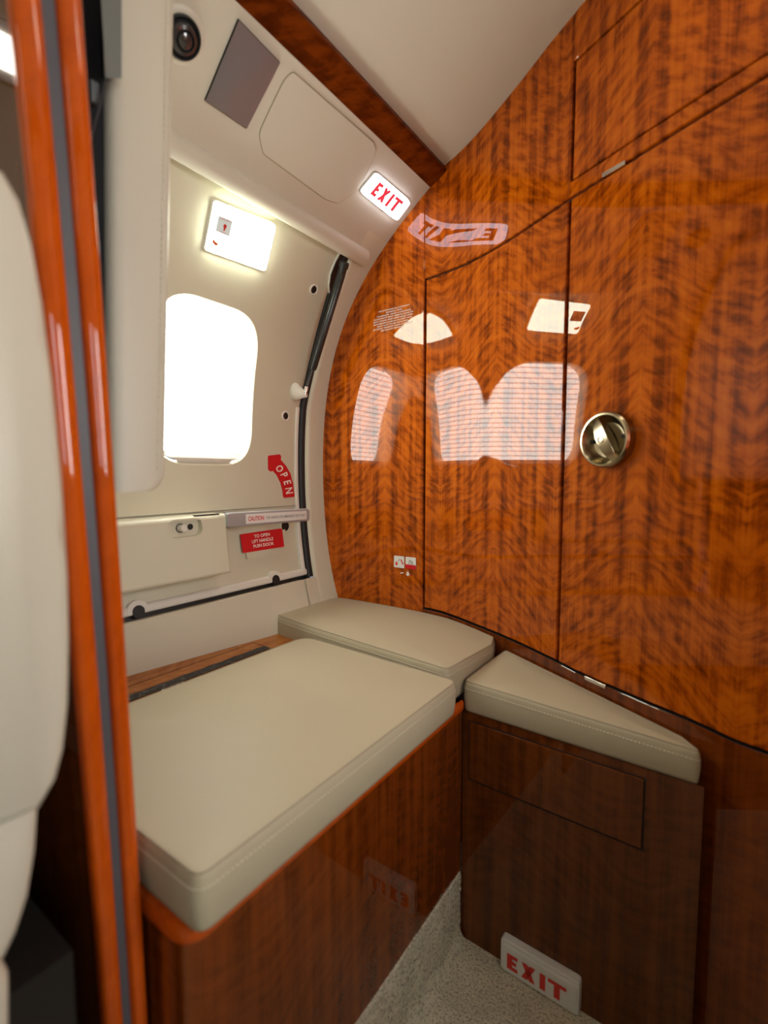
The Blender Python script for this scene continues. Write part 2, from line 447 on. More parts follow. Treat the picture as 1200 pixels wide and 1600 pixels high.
# cabin side wall with a window opening, behind the partition
zc = np.linspace(.0, ZT, 44)
WL = dict(yc=-.62, zc=.80, hw=.115, hh=.145)
def ring_panel(mb, fm, y0, y1, z0, z1, win, off, nsub=6, flip=False, corner=.07, depth=.03):
    """surface patch y0..y1, z0..z1 with a rounded window opening and its reveal"""
    yc, zc_, hw, hh = win
    inner0 = resample(rrect(yc-hw, yc+hw, zc_-hh, zc_+hh, corner, 10), .02)
    outer = []
    angs = []
    inner = []
    for q in inner0: inner.append(q)
    # add rays through the outer corners
    cor = [(y0,z0),(y1,z0),(y1,z1),(y0,z1)]
    def hit_inner(a):
        d = np.array([math.cos(a), math.sin(a)]); c = np.array([yc, zc_])
        for i in range(len(inner0)):
            p, q = inner0[i-1]-c, inner0[i]-c; e = q-p
            den = d[0]*e[1]-d[1]*e[0]
            if abs(den) < 1e-12: continue
            t = (p[0]*e[1]-p[1]*e[0])/den; s_ = (p[0]*d[1]-p[1]*d[0])/den
            if t > 0 and -1e-9 <= s_ <= 1+1e-9: return c+d*t
    lst = [(math.atan2(q[1]-zc_, q[0]-yc), q) for q in inner0]
    for cc in cor:
        a = math.atan2(cc[1]-zc_, cc[0]-yc); lst.append((a, hit_inner(a)))
    lst.sort(key=lambda t: t[0])
    ins = [q for a, q in lst]; outs = []
    for a, q in lst:
        d = np.array([math.cos(a), math.sin(a)]); ts = []
        if d[0] > 1e-9: ts.append((y1-yc)/d[0])
        if d[0] < -1e-9: ts.append((y0-yc)/d[0])
        if d[1] > 1e-9: ts.append((z1-zc_)/d[1])
        if d[1] < -1e-9: ts.append((z0-zc_)/d[1])
        outs.append(np.array([yc, zc_])+d*min(ts))
    rows = []
    for k in range(nsub+1):
        t = k/nsub; rows.append([fm(*(o*(1-t)+i*t), off) for o, i in zip(outs, ins)])
    ins_l = inset(ins if area2(ins) > 0 else ins, -.0)
    # rounded lip and reveal going outwards
    cen = np.array([yc, zc_])
    for sc, dz in ((.985, -.002), (.965, -.007), (.955, -.014), (.94, -depth)):
        rows.append([fm(*(cen+(i-cen)*sc), off+dz) for i in ins])
    mb.grid(rows, closed=True, flip=flip)
    return [cen+(i-cen)*.95 for i in ins]
cab_in = ring_panel(mb, W, -1.05, .10, .35, 1.02, (WL['yc'],WL['zc'],WL['hw'],WL['hh']), 0)
for (ya, yb, za, zb) in ((Y_BACK,-1.05,0,ZT), (-1.05,.10,0,.35), (-1.05,.10,1.02,ZT), (.10,.175,0,ZT), (.175,.280,1.06,ZT)):
    mb.grid([[W(y, z) for z in np.linspace(za, zb, 20)] for y in ysteps(ya, yb, .1)])
wl = struct(mb.build('wall_left', MAT['cream_frame'], origin=(-.6,0,0)), 'cream moulded fuselage side wall with door opening', 'wall')
def cab_window(name, fm, inn, mat, off, zmid):
    w = MB(); P = inn
    ring = [w.vert(fm(q[0], q[1], off), (q[0], q[1])) for q in P]; cap(w, ring)
    return w
mb = cab_window('x', W, cab_in, None, -.028, .8)
w2 = struct(mb.build('window_2', MAT['cabin_day'], smooth=False), 'bright cabin side window', 'window')

# sill panel below the emergency door: part of the side wall
mb = MB()
zs_ = np.linspace(.30, .4585, 9)
sill_o = lambda y, z: -.001-.145*max(0, .60-y)*min(1.3, max(0, (.4585-z)/.08))
rows = [[W(y, z, sill_o(y, z)) for z in zs_] + [W(y, .4600, -.003), W(y, .4605, -.02)] for y in ysteps(.165, .6695, .05)]
mb.grid(rows)
mb.build('sill_panel', MAT['cream_frame'], wl)
mb = MB()                                              # thin shadow joint between sill panel and frame
mb.grid([[W(.6695, z, -.004), W(.676, z, -.004)] for z in np.linspace(.3,.46,8)])
mb.grid([[W(.6725, z, -.0012), W(.703, z, -.0008)] for z in np.linspace(.3,.4605,8)], flip=True)
mb.build('sill_joint', MAT['cream_frame'], wl)

# right wall, mirrored section, with cabin windows that let the daylight in
def WR(Y, z, off=0.0):
    p = W(Y, z, off); return np.array([2*WXC-p[0], p[1], p[2]])
mb = MB(); insR = []
RWIN = [(-.16,.80,.12,.15), (-.80,.80,.12,.15), (.40,.80,.12,.15)]
for (a, b, wn_) in ((-.48,.168,RWIN[0]), (-1.12,-.48,RWIN[1]), (.168,.72,RWIN[2])):
    insR.append(ring_panel(mb, WR, a, b, .35, 1.02, wn_, 0, flip=True))
for (ya, yb, za, zb) in ((Y_BACK,-1.12,0,ZT), (-1.12,.72,0,.35), (-1.12,.72,1.02,ZT)):
    mb.grid([[WR(y, z) for z in np.linspace(za, zb, 20)] for y in ysteps(ya, yb, .1)], flip=True)
struct(mb.build('wall_right', MAT['cream_wall'], origin=(.5,0,0)), 'cream cabin side wall opposite the door', 'wall')
for k, inn in enumerate(insR):
    m_ = cab_window('x', WR, inn, None, -.028, .8); m_.f = [f[::-1] for f in m_.f]
    struct(m_.build('window_%d' % (k+3), MAT['cabin_day'] if k < 2 else MAT['side_day'], smooth=False), 'bright cabin window on the far side', 'window')
mb = MB()
mb.grid([[(x, Y_BACK, z) for z in (0,.4,.8,1.27)] for x in (-.75,0,.6)], flip=True)
mb.grid([[(x, .72, z) for z in (0,.4,.8,1.27)] for x in (.155,.3,.52)])
mb.grid([[(.155, y, z) for z in (0,.4,.8,1.27)] for y in (.49,.6,.72)])
struct(mb.build('wall_rear', MAT['cream_wall']), 'cream wall at the rear of the cabin', 'wall')

# wood strip along the edge of the ceiling
def strip(name, mirror):
    mb = MB(); a = np.array(onB(670,291)); b = np.array(onB(697,263))
    n = np.array([(b-a)[1], -(b-a)[0]]); n /= np.linalg.norm(n)      # towards the cabin
    sec = [a-n*.012, a+n*.001, a+n*.004+(b-a)*.04, a+n*.0055+(b-a)*.5, a+n*.004+(b-a)*.96, b+n*.001, b-n*.012]
    rows = []; uvs = []
    for y in ysteps(Y_BACK, .80, .1):
        rows.append([(p[0] if not mirror else 2*WXC-p[0], y, p[1]) for p in sec]); uvs.append([(k*.009, y*1.0) for k in range(len(sec))])
    mb.grid(rows, uvs, flip=mirror)
    return mb.build(name, MAT['wood_strip'], origin=(a[0],0,a[1]))
struct(strip('trim_1', False), 'dark wood strip between ceiling and overhead panel', 'trim')
struct(strip('trim_2', True), 'dark wood strip on the far side of the ceiling', 'trim')

# ================================================================== BULKHEAD
def colX(px): return onB(px[0], px[1])[0]
def zline(pts):
    q = sorted([onB(*p) for p in pts]); xs = [a for a, b in q]; zs = [b for a, b in q]
    def f(X):
        if X > xs[-1]:
            s = (zs[-1]-zs[-3])/(xs[-1]-xs[-3]); return zs[-1]+s*(X-xs[-1])*.3
        return float(np.interp(X, xs, zs))
    return f
z_top = zline([(661,437.5),(680,431),(699.5,423.5),(727.5,412),(762.5,394),(797.5,373),(832.5,349.5),(889,311),(945,276),(1000,240.6),(1069,197),(1200,115.6)])
z_bot = zline([(664,951),(690,957),(715,966),(740,976),(775,990),(815,1007.5),(872,1035),(900,1050),(950,1072),(1007,1097),(1075,1125),(1150,1160),(1197,1177)])
z_hb = zline([(893,282),(1000,211),(1110,140),(1200,82)])
z_ht = zline([(899,95),(950,47),(1000,0)])
X_A = colX((663,690)); X_B = colX((880,680)); X_H = colX((895,190)); XR = .16
def ceil_z(X):
    xs = [p[0] for p in CEIL]; zs = [p[1] for p in CEIL]
    if X < xs[0]: return 1.175
    return float(np.interp(X, xs, zs))
def panel_B(mb, X0, X1, zlo, zhi, front=0.0, thick=.012, bev=.0012, dx=.006, nz=24):
    n = max(3, int((X1-X0)/dx)); Xs = [X0, X0+bev] + list(np.linspace(X0+bev, X1-bev, n))[1:-1] + [X1-bev, X1]
    rows = []; uvs = []
    for i, X in enumerate(Xs):
        a, b = zlo(X), zhi(X); zz = [a, a+bev] + list(np.linspace(a+bev, b-bev, nz))[1:-1] + [b-bev, b]
        edge_c = i in (0, len(Xs)-1); r = []
        for j, z in enumerate(zz):
            e = edge_c or j in (0, len(zz)-1)
            r.append(B(X, z, front-(bev if e else 0)))
        rows.append([B(X, a, front-thick)]+r+[B(X, b, front-thick)]); u = bs(X)
        uvs.append([(u, a)]+[(u, z) for z in zz]+[(u, b)])
    rows.insert(0, [B(X0, zhi(X0)*0+z, front-thick) for z in [zlo(X0)]+[q[2] for q in rows[0][1:-1]]+[zhi(X0)]]); uvs.insert(0, uvs[0])
    rows.append([B(X1, z, front-thick) for z in [zlo(X1)]+[q[2] for q in rows[-1][1:-1]]+[zhi(X1)]]); uvs.append(uvs[-1])
    mb.grid(rows, uvs, flip=True)
G = .0021
XL = -.73
mb = MB()
wall_hi = lambda X: ceil_z(X)+.004
# left fixed panel, clipped to the fuselage section
zz_prof = np.linspace(.30, ZT, 120); xx_prof = np.array([wx(z) for z in zz_prof])
iw = int(np.argmin(xx_prof))
def lim_lo(X): return 0.0
def lim_hi(X):
    # upper crossing of the section at X (+2 cm overlap behind the wall)
    if X >= xx_prof[-1]-.02: return wall_hi(X)
    return float(np.interp(X, xx_prof[iw:]-.02, zz_prof[iw:]))
def lim_lo2(X):
    if X > xx_prof[0]: return 0.0
    return float(np.interp(-X, -xx_prof[:iw+1][::-1]+.02, zz_prof[:iw+1][::-1])) if X < xx_prof[0]-.02 else 0.0
panel_B(mb, xx_prof.min()-.015, X_A-G, lim_lo, lim_hi, nz=60)
panel_B(mb, X_A+0*G-G, X_B-G, lambda X: z_top(X)+G, wall_hi)
panel_B(mb, X_B-G, X_H-G, lambda X: z_top(X)+G, wall_hi, nz=12)
panel_B(mb, X_H-G, XR, lambda X: z_top(X)+G, lambda X: z_hb(X)-G*.5, nz=6)
panel_B(mb, X_H-G, XR, lambda X: min(z_ht(X)+G, wall_hi(X)-.006), wall_hi, nz=6)
wf = struct(mb.build('wall_front', MAT['wood'], origin=(-.2,.7,0)), 'glossy figured wood bulkhead with concave curve', 'wall')
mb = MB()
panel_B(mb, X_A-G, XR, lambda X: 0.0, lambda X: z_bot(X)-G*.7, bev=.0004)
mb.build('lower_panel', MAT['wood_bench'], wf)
mb = MB()
mb.grid([[B(X, z_bot(X)-G*.7+.00015, -.0004), B(X, z_bot(X)-G*.7+.00015, -.006)] for X in np.linspace(X_A-G, XR, 90)])
mb.build('seam_shadow', MAT['dark_gap'], wf)
mb = MB()
xs = np.linspace(XL+.03, XR, 160)
mb.grid([[B(X, z, -.006) for z in np.linspace(.0, 1.24, 6)] for X in xs if X > X_A-.02], flip=True)
mb.build('shadow_gap', MAT['dark_gap'], wf)
mb = MB(); panel_B(mb, X_A+G, X_B-G, lambda X: z_bot(X)+G, lambda X: z_top(X)-G, nz=40)
d2 = struct(mb.build('door_2', MAT['wood'], origin=(X_A,by(X_A),.4)), 'narrow curved wood door with slanted top seam', 'door')
mb = MB(); panel_B(mb, X_B+G, XR, lambda X: z_bot(X)+G, lambda X: z_top(X)-G, nz=40)
d3 = struct(mb.build('door_3', MAT['wood'], origin=(X_B,by(X_B),.4)), 'wide flat wood door with round brass latch', 'door')
mb = MB(); panel_B(mb, X_H+G, XR, lambda X: z_hb(X)+G*.5, lambda X: min(z_ht(X)-G, wall_hi(X)-.008), nz=16)
d4 = struct(mb.build('door_4', MAT['wood'], origin=(X_H,by(X_H),1.0)), 'wood hatch door near the ceiling', 'door')

# brass flush latch on the wide door
LX, LZ = onB(953, 687.5); ln = bn(LX); lr = .0345
bez = MB(); c0 = B(LX, LZ, 0)
bez.lathe(c0, ln, [(lr, -.002), (lr, .003), (lr-.002, .0055), (lr-.0042, .0058), (lr-.0055, .004), (lr-.008, -.001), (lr-.013, -.0062), (.010, -.0078), (0, -.008)], 48)
# the dish is set into the door: push it forward so that it sits clear of the surface
bez.v = [tuple(np.array(p)+ln*.0085) for p in bez.v]
c1 = c0+ln*.0085
rim2 = MB()
latch = bez.build('door_latch', MAT['brass'], d3); latch['label'] = 'round brass flush latch'
rim2.lathe(c0, ln, [(lr+.0002, 0), (lr+.0002, .0105)], 48); rim2.build('latch_rim', MAT['brass'], latch)
tx = np.cross(np.array([0,0,1.0]), ln); tx /= np.linalg.norm(tx); tz = np.array([0,0,1.0])
# tx points to the right as the camera sees it?
if tx@R < 0: tx = -tx
def LP(a, b, h): return c1+tx*a+tz*b+ln*h
mb = MB()
t = math.radians(28); dv = np.array([-math.sin(t), math.cos(t)]); dw = np.array([math.cos(t), math.sin(t)])
rows = []
for k in range(13):
    f = -1+2*k/12; L = f*.029; w = .0084*math.sqrt(max(.10, 1-f*f*.82)); hh = .0065*(1-f*f)+.001
    sec = [(-w,-.005),(-w,hh-.0006),(-w+.0006,hh),(w-.0006,hh+.001),(w,hh+.0004),(w,-.006)]
    rows.append([LP(dv[0]*L+dw[0]*s_, dv[1]*L+dw[1]*s_, h) for s_, h in sec])
mb.grid(rows); 
mb.build('latch_paddle', MAT['brass'], latch, angle=25)
mb = MB(); cc = LP(-.001, 0, .0078); mb.lathe(cc, ln, [(.0046,-.001),(.0046,.0004),(.0036,.0008),(.0034,-.0002),(0,-.0002)], 24); mb.build('paddle_button', MAT['steel'], latch)
for a, b in ((-.0215,-.001),(.0215,.003)):
    mb = MB(); mb.lathe(LP(a, b, -.004), ln, [(.0026,-.002),(.0026,.001),(.0018,.0014),(0,.0006)], 16); mb.build('latch_screw', MAT['seat_dark'], latch)
# catch plates in the seams
for (p0, p1, nm) in (((942,275),(978,254),'catch_plate'), ((915,1058.5),(947,1073),'catch_plate')):
    a, za = onB(*p0); b, zb = onB(*p1); mb = MB()
    P = [(a, za-.0024),(b, zb-.0024),(b, zb+.0024),(a, za+.0024)]
    slab(mb, lambda u, v, o: B(u, v, o), [np.array(q) for q in P], -.004, .0022, .0006)
    o = mb.build(nm, MAT['steel'], d3); o['label'] = 'narrow bright steel catch plate'

# printed notice on the bulkhead
TQ = [(587,489),(636,479),(640,508),(583,520)]
lines = ['NO STOWAGE IN DOORWAY', 'DURING TAXI', 'TAKEOFF AND LANDING', 'OCCUPANTS MUST REMAIN CLEAR OF', 'EXIT DOOR AND KEEP AISLE OPEN', 'MAXIMUM LOAD IN CLOSET AND', 'SEAT NOT TO BE OCCUPIED', 'DURING TAKEOFF AND LANDING', 'SEE FLIGHT MANUAL']
wid = [.78,.40,.86,1.0,1.0,.98,.80,.98,.60]
mb = MB()
quad = [(585,490),(652,474),(648,506),(583,521)]
def q_map(quad, off):
    def f(u, v):
        p = bil(quad, u, v); X, z = onB(p[0], p[1]); return B(X, z, off)
    return f
fm = q_map([(583,488),(650,472),(646,508),(580,523)], .0008)
for k, (s, w) in enumerate(zip(lines, wid)):
    v1 = 1-k/9.0-.02; put_text(mb, s, fm, .5-w/2*.92, .5+w/2*.92, v1-.062, v1, bold=.012)
tag(mb.build('warning_notice', MAT['white_print'], smooth=False), 'small block of white printed warning lines on the wood bulkhead', 'notice')

def decal_B(name, quad, mat, off=.0009, r=.08, parent=None):
    mb = MB(); P = rrect(0,1,0,1,r,4)
    def f(u, v, o):
        p = bil(quad, u, v); X, z = onB(p[0], p[1]); return B(X, z, o)
    slab(mb, f, P, 0, off)
    return mb.build(name, mat, parent, smooth=False)
def shape_B(mb, quad, P, off):
    def f(u, v, o):
        p = bil(quad, u, v); X, z = onB(p[0], p[1]); return B(X, z, o)
    slab(mb, f, [np.array(q, float) for q in P], off-.0004, off)
Q1 = [(616,868),(631.8,869.6),(631.8,888),(616,885.8)]
X0, z0 = onB(624, 887)
t = thing('pictogram_sticker', 'white sticker with red drop and lever pictogram on the bulkhead, left of two', 'sticker', B(X0, z0), 'pictogram stickers low on the bulkhead')
decal_B('backing', Q1, MAT['white'], parent=t)
mb = MB()
shape_B(mb, Q1, [(.14,.25),(.2,.18),(.3,.18),(.37,.28),(.35,.42),(.28,.5),(.24,.55),(.17,.42)], .0014)
shape_B(mb, Q1, [(.64,.70),(.72,.76),(.95,.38),(.86,.30)], .0014)
mb.build('red_mark', MAT['red_print'], t, smooth=False)
mb = MB(); shape_B(mb, Q1, [(.38,.58),(.44,.56),(.6,.72),(.56,.76)], .0014); mb.build('grey_mark', MAT['grey_print'], t, smooth=False)
Q2 = [(634,869.8),(649.8,871.5),(650.5,890.3),(634,887.8)]
X0, z0 = onB(642, 889)
t = thing('pictogram_sticker', 'white sticker with red lower band and grey line drawing, right of two', 'sticker', B(X0, z0), 'pictogram stickers low on the bulkhead')
decal_B('backing', Q2, MAT['white'], parent=t)
mb = MB(); shape_B(mb, Q2, [(0,.0),(1,.0),(1,.36),(0,.36)], .0014); mb.build('red_band', MAT['red'], t, smooth=False)
mb = MB()
for P in ([(.3,.42),(.8,.42),(.8,.45),(.3,.45)], [(.3,.45),(.35,.45),(.42,.78),(.37,.78)], [(.42,.74),(.47,.78),(.66,.5),(.6,.5)], [(.55,.66),(.6,.7),(.72,.52),(.66,.5)]): shape_B(mb, Q2, P, .0014)
mb.build('line_drawing', MAT['grey_print'], t, smooth=False)
mb = MB(); QA = [(634,893),(641,893.5),(641,900.5),(634,900)]
shape_B(mb, QA, [(.5,0),(1,.5),(.7,.5),(.7,1),(.3,1),(.3,.5),(0,.5)], .0009)
tag(mb.build('arrow_mark', MAT['white_print'], smooth=False), 'tiny white arrow pointing down below the red banded sticker', 'mark')
mb = MB(); shape_B(mb, [(626,894),(630.5,894),(630.5,896),(626,896)], [(0,0),(1,.2),(1,1),(0,.8)], .0009)
tag(mb.build('dash_mark', MAT['white_print'], smooth=False), 'tiny white dash beside the arrow below the stickers', 'mark')

# ================================================================== EMERGENCY DOOR
DO = -.012
wr_ = onW(399, 580, DO)[0]; wt_ = onW(330, 474, DO)[1]; wb_ = onW(330, 727, DO)[1]
wl_ = wr_-.185
DYR = .6865
WIN = ((wl_+wr_)/2, (wt_+wb_)/2, (wr_-wl_)/2, (wt_-wb_)/2)
ZJ = .602
mb = MB()
dwin = ring_panel(mb, W, .175, DYR, ZJ, 1.075, WIN, DO, nsub=8, corner=.062, depth=.026)
rows = [[W(y, z, DO-.004) for z in np.linspace(.478, ZJ-.0012, 8)] for y in ysteps(.175, DYR, .05)]
mb.grid(rows)
mb.grid([[W(y, ZJ-.0012, DO-.004), W(y, ZJ-.001, DO-.010), W(y, ZJ-.0002, DO-.010), W(y, ZJ, DO)] for y in ysteps(.175, DYR, .05)])
mb.grid([[W(DYR-.001+t_*(.001+sbump(z)), z, DO) for t_ in (0,.5,1)] for z in np.linspace(.79, 1.075, 24)], flip=True)
d1 = struct(mb.build('door_1', MAT['cream_wall'], origin=(wx(.6),.45,.47)), 'cream emergency exit door with bright window', 'door')
# window shade (lit by the daylight outside), frame bar and pull
P = [np.array(q) for q in dwin]
cen = np.array([WIN[0], WIN[1]])
zsp = wb_+.0195
mb = MB(); PZ = [np.array([q[0], max(q[1], zsp)]) for q in P]
zz = list(np.arange(zsp, max(q[1] for q in P)-.0008, .0055)); zz.append(max(q[1] for q in P)-.0007); rows = []; uvs = []
def span(z):
    ys_ = []
    for i in range(len(P)):
        a, b = P[i-1], P[i]
        if (a[1]-z)*(b[1]-z) <= 0 and abs(a[1]-b[1]) > 1e-9: ys_.append(a[0]+(b[0]-a[0])*(z-a[1])/(b[1]-a[1]))
    return (min(ys_)-.003, max(ys_)+.003) if len(ys_) >= 2 else None
k = 0
for z in zz:
    s_ = span(z)
    if not s_: continue
    rows.append([W(y, z, DO-.022-(.0025 if k % 2 else 0)) for y in np.linspace(s_[0], s_[1], 8)]); uvs.append([(y, k*.0055) for y in np.linspace(s_[0], s_[1], 8)]); k += 1
mb.grid(rows, uvs, flip=True)
o = mb.build('window_shade', MAT['shade_day'], d1, smooth=False); o['label'] = 'glowing white pleated shade'
mb = MB()
za, zb = wb_+.0012, zsp+.001
rows = []
for f in np.linspace(0, 1, 7):
    z = za+(zb-za)*f; s_ = span(max(z, min(q[1] for q in P)+.0012)); bulge = .007*math.sin(math.pi*min(1, f*1.1))
    rows.append([W(y, z, DO-.0075+bulge) for y in np.linspace(s_[0]-.002, s_[1]+.002, 14)])
mb.grid(rows, flip=True); mb.build('shade_pull', MAT['rim'], d1)
# pale rim and black seal round the door
mb = MB()
zr = np.linspace(.470, 1.06, 40)
mb.grid([[W(.6770, z, DO-.006), W(.6780, z, DO+.001), W(.6800, z, DO+.003), W(.6850, z, DO+.003), W(.6870, z, DO+.001), W(.688, z, DO-.012)] for z in zr if z < .80], flip=True)
yr = ysteps(.175, .692, .03)
mb.grid([[W(y, .466, DO-.012), W(y, .4672, DO+.001), W(y, .4695, DO+.003), W(y, .4765, DO+.003), W(y, .479, DO+.001), W(y, .480, DO-.008)] for y in yr])
notch = [onW(213, 943, DO)[0], onW(428, 897, DO)[0]]
for ny in notch:
    slab(mb, lambda u, v, o: W(u, v, o), [np.array([ny+.0165*math.cos(a), .470+.0165*math.sin(a)]) for a in np.linspace(-.1, math.pi+.1, 24)], DO-.004, DO+.0034, .001)
mb.build('door_rim', MAT['rim'], d1)
mb = MB()
mb.grid([[W(y, z, DO-.008) for y in (.684,.690,.697+sbump(z),.705+sbump(z))] for z in np.linspace(.452, 1.07, 40)], flip=True)
mb.grid([[W(y+sbump(z), z, DO+o) for y, o in ((.6872,-.006),(.6874,.001),(.6886,.0042),(.6915,.0062),(.696,.0070),(.7000,.0066),(.7016,.004))] for z in np.linspace(.462, 1.07, 50)], flip=True)
mb.grid([[W(y, z, DO-.007) for z in (.452,.46,.466,.470)] for y in yr])
for ny in notch:
    slab(mb, lambda u, v, o: W(u, v, o), [np.array([ny+.0088*math.cos(a), .4705+.0088*math.sin(a)]) for a in np.linspace(0, 2*math.pi, 24)[:-1]], DO-.004, DO+.0042)
o = mb.build('door_seal', MAT['black_rubber'], d1); o['label'] = 'black rubber door seal'
for (px, py) in ((489,458),(446,651)):
    y, z = onW(px, py, DO); mb = MB(); c = W(y, z, DO); n = wn(z)
    mb.lathe(c, n, [(.0098,-.001),(.0098,.0012),(.0086,.0020),(.0066,.0016),(.0062,-.001)], 28); g = mb.build('screw_grommet', MAT['rim'], d1)
    mb = MB(); mb.lathe(c, n, [(.0064,.0006),(.003,.0006),(0,.0002)], 20); mb.build('grommet_hole', MAT['seat_dark'], g)
# black recess for the strut, cut in the door's upper corner
rec = [(514,470),(512,452),(514,434),(522,414),(530,400),(556,398),(548,420),(535,450),(521,482)]
mb = MB()
P = round_poly([np.array(onW(x, y, DO)) for x, y in rec], .006, 4)
slab(mb, lambda u, v, o: W(u, v, o), P, DO-.006, DO+.0042, 0); o = mb.build('strut_recess', MAT['black_rubber'], d1)
mb = MB(); Pr = inset(P if area2(P) > 0 else P[::-1], -.004)
slab(mb, lambda u, v, o: W(u, v, o), Pr, DO-.006, DO+.0034, .0008); mb.build('recess_rim', MAT['rim'], d1)

# opening handle: grey bar with a caution strip
XH = wx(.58)+.034
a = onX(356, 813, XH); b = onX(483.5, 804.5, XH)
mb = MB(); hz = .0118; xd = .011
zA, zB = a[2], b[2]
def bar(mb, y0, y1, z0, z1, x0, x1, h, r=.003, n=14, endr=.004):
    rows = []
    for k in range(n+1):
        f = k/n; y = y0+(y1-y0)*f; z = z0+(z1-z0)*f; e = 1.0
        if k == 0 or k == n: e = .82
        P = round_poly([(x0,-h*e),(x1,-h*e),(x1,h*e),(x0,h*e)], r, 3)
        if k == 0: y += 0
        rows.append([(q[0], y, z+q[1]) for q in P])
    yy = list(np.linspace(y0+endr, y1-endr, n-1)); yy = [y0]+yy+[y1]
    for k, r_ in enumerate(rows): rows[k] = [(q[0], yy[k], q[2]) for q in r_]
    idx = mb.grid(rows, closed=True, flip=True); mb.f.append(tuple(idx[0])); mb.f.append(tuple(idx[-1][::-1]))
bar(mb, a[1], b[1], zA, zB, XH-xd, XH, hz)
mb.box((wx(.57)-.02, a[1]+.03, zA-.010), (XH-.004, a[1]+.05, zA+.008))
hd = mb.build('door_handle', MAT['grey_metal'], d1, angle=30); hd['label'] = 'grey metal bar handle'
def h_map(off):
    def f(u, v, o=0):
        y = a[1]+(b[1]-a[1])*u; z = zA+(zB-zA)*u+v*hz; return np.array([XH+off+o, y, z])
    return f
mb = MB(); slab(mb, lambda u, v, o: h_map(0)(u, v, o), rrect(.19,.955,-.66,.68,.0,1), 0, .0006); st = mb.build('caution_strip', MAT['white'], hd, smooth=False)
mb = MB(); put_text(mb, 'CAUTION', h_map(.0010), .215, .395, -.30, .34, bold=.02); mb.build('caution_lettering', MAT['red_print'], st, smooth=False) if False else mb.build('caution_word', MAT['red_print'], hd, smooth=False)
mb = MB(); put_text(mb, 'FOR HANDLE FOR EMERGENCY EXIT ONLY', h_map(.0010), .425, .935, -.18, .22, bold=.012); mb.build('caution_text', MAT['grey_print'], hd, smooth=False)
mb = MB(); y, z = onW(447, 821, DO); mb.lathe(W(y, z, DO-.004), wn(z), [(.013,-.001),(.013,.002),(.0105,.0028),(.0095,.001)], 24); g = mb.build('handle_grommet', MAT['cream_wall'], d1)
mb = MB(); mb.lathe(W(y, z, DO-.004), wn(z), [(.0096,.0016),(.005,.0016),(0,.001)], 20); mb.build('grommet_hole', MAT['seat_dark'], g)

# latch cover box in front of the door
XBX = wx(.55)+.030
cy1 = onX(357, 800, XBX)[1]; cy0 = .19
ztop = onX(357, 803, XBX)[2]; zbt = onX(363, 893, XBX)[2]
ez = .016
t = thing('latch_cover', 'cream box cover with oval push button recess low on the exit door', 'cover', (XBX, (cy0+cy1)/2, zbt))
mb = MB()
def cov(Y, z):
    # front surface leans with the wall
    return XBX + (wx(z)-wx((ztop+zbt)/2))
ozc = onX(292, 825, XBX)
oy, oz, ohw, ohh = ozc[1], ozc[2], .0275, .0135
def fmC(Y, z, off): return np.array([cov(Y, z)+off, Y, z])
# front skin with oval opening
ring_panel(mb, fmC, cy0+ez*.3, cy1-ez*.3, zbt+ez*.25, ztop-ez*.35, (oy, oz, ohw, ohh), 0, nsub=6, corner=.0133, depth=.010)
# sides with rounded edges
def skirt(mb):
    y0, y1, z0, z1 = cy0+ez*.3, cy1-ez*.3, zbt+ez*.25, ztop-ez*.35
    loop = resample([(y0,z0),(y1,z0),(y1,z1),(y0,z1)], .02); cen = np.array([(y0+y1)/2, (z0+z1)/2])
    rows = []
    for d, o in ((0,0),(.0025,-.0008),(.0045,-.003),(.0055,-.007),(.0055,-.045)):
        rows.append([fmC(q[0]+(d if q[0] >= y1-1e-6 else (-d if q[0] <= y0+1e-6 else 0)), q[1]+(d if q[1] >= z1-1e-6 else (-d if q[1] <= z0+1e-6 else 0)), o) for q in [np.array(p) for p in loop]])
    mb.grid(rows, closed=True, flip=False)
skirt(mb)
slab(mb, fmC, rrect(oy-ohw*.97, oy+ohw*.97, oz-ohh*.97, oz+ohh*.97, .0128, 8), -.012, -.0085)
mb.build('cover_body', MAT['cream_wall'], t)
mb = MB(); c = fmC(oy-.004, oz-.0005, -.0085); n = np.array([1.0,0,0])
mb.lathe(c, n, [(.0068,.0),(.0068,.0012),(.0056,.0012)], 24); mb.build('button_ring', MAT['black_rubber'], t)
mb = MB(); mb.lathe(c+np.array([0,.0016,0]), n, [(.0054,.0),(.0054,.0075),(.0047,.0085),(0,.0087)], 24); mb.build('push_button', MAT['rim'], t)
mb = MB(); mb.lathe(fmC(oy+.0125, oz, -.0085), n, [(.0046,0),(.0046,.0006),(0,.0006)], 20); mb.build('key_hole', MAT['black_rubber'], t)
mb = MB(); slab(mb, lambda u, v, o: np.array([XBX-.012+v*.01, u, ztop-ez*.35+.0055+o]), rrect(cy1-.055, cy1-.012, 0, .5, .0, 1), -.001, .0012); mb.build('hinge_slot', MAT['seat_dark'], t)

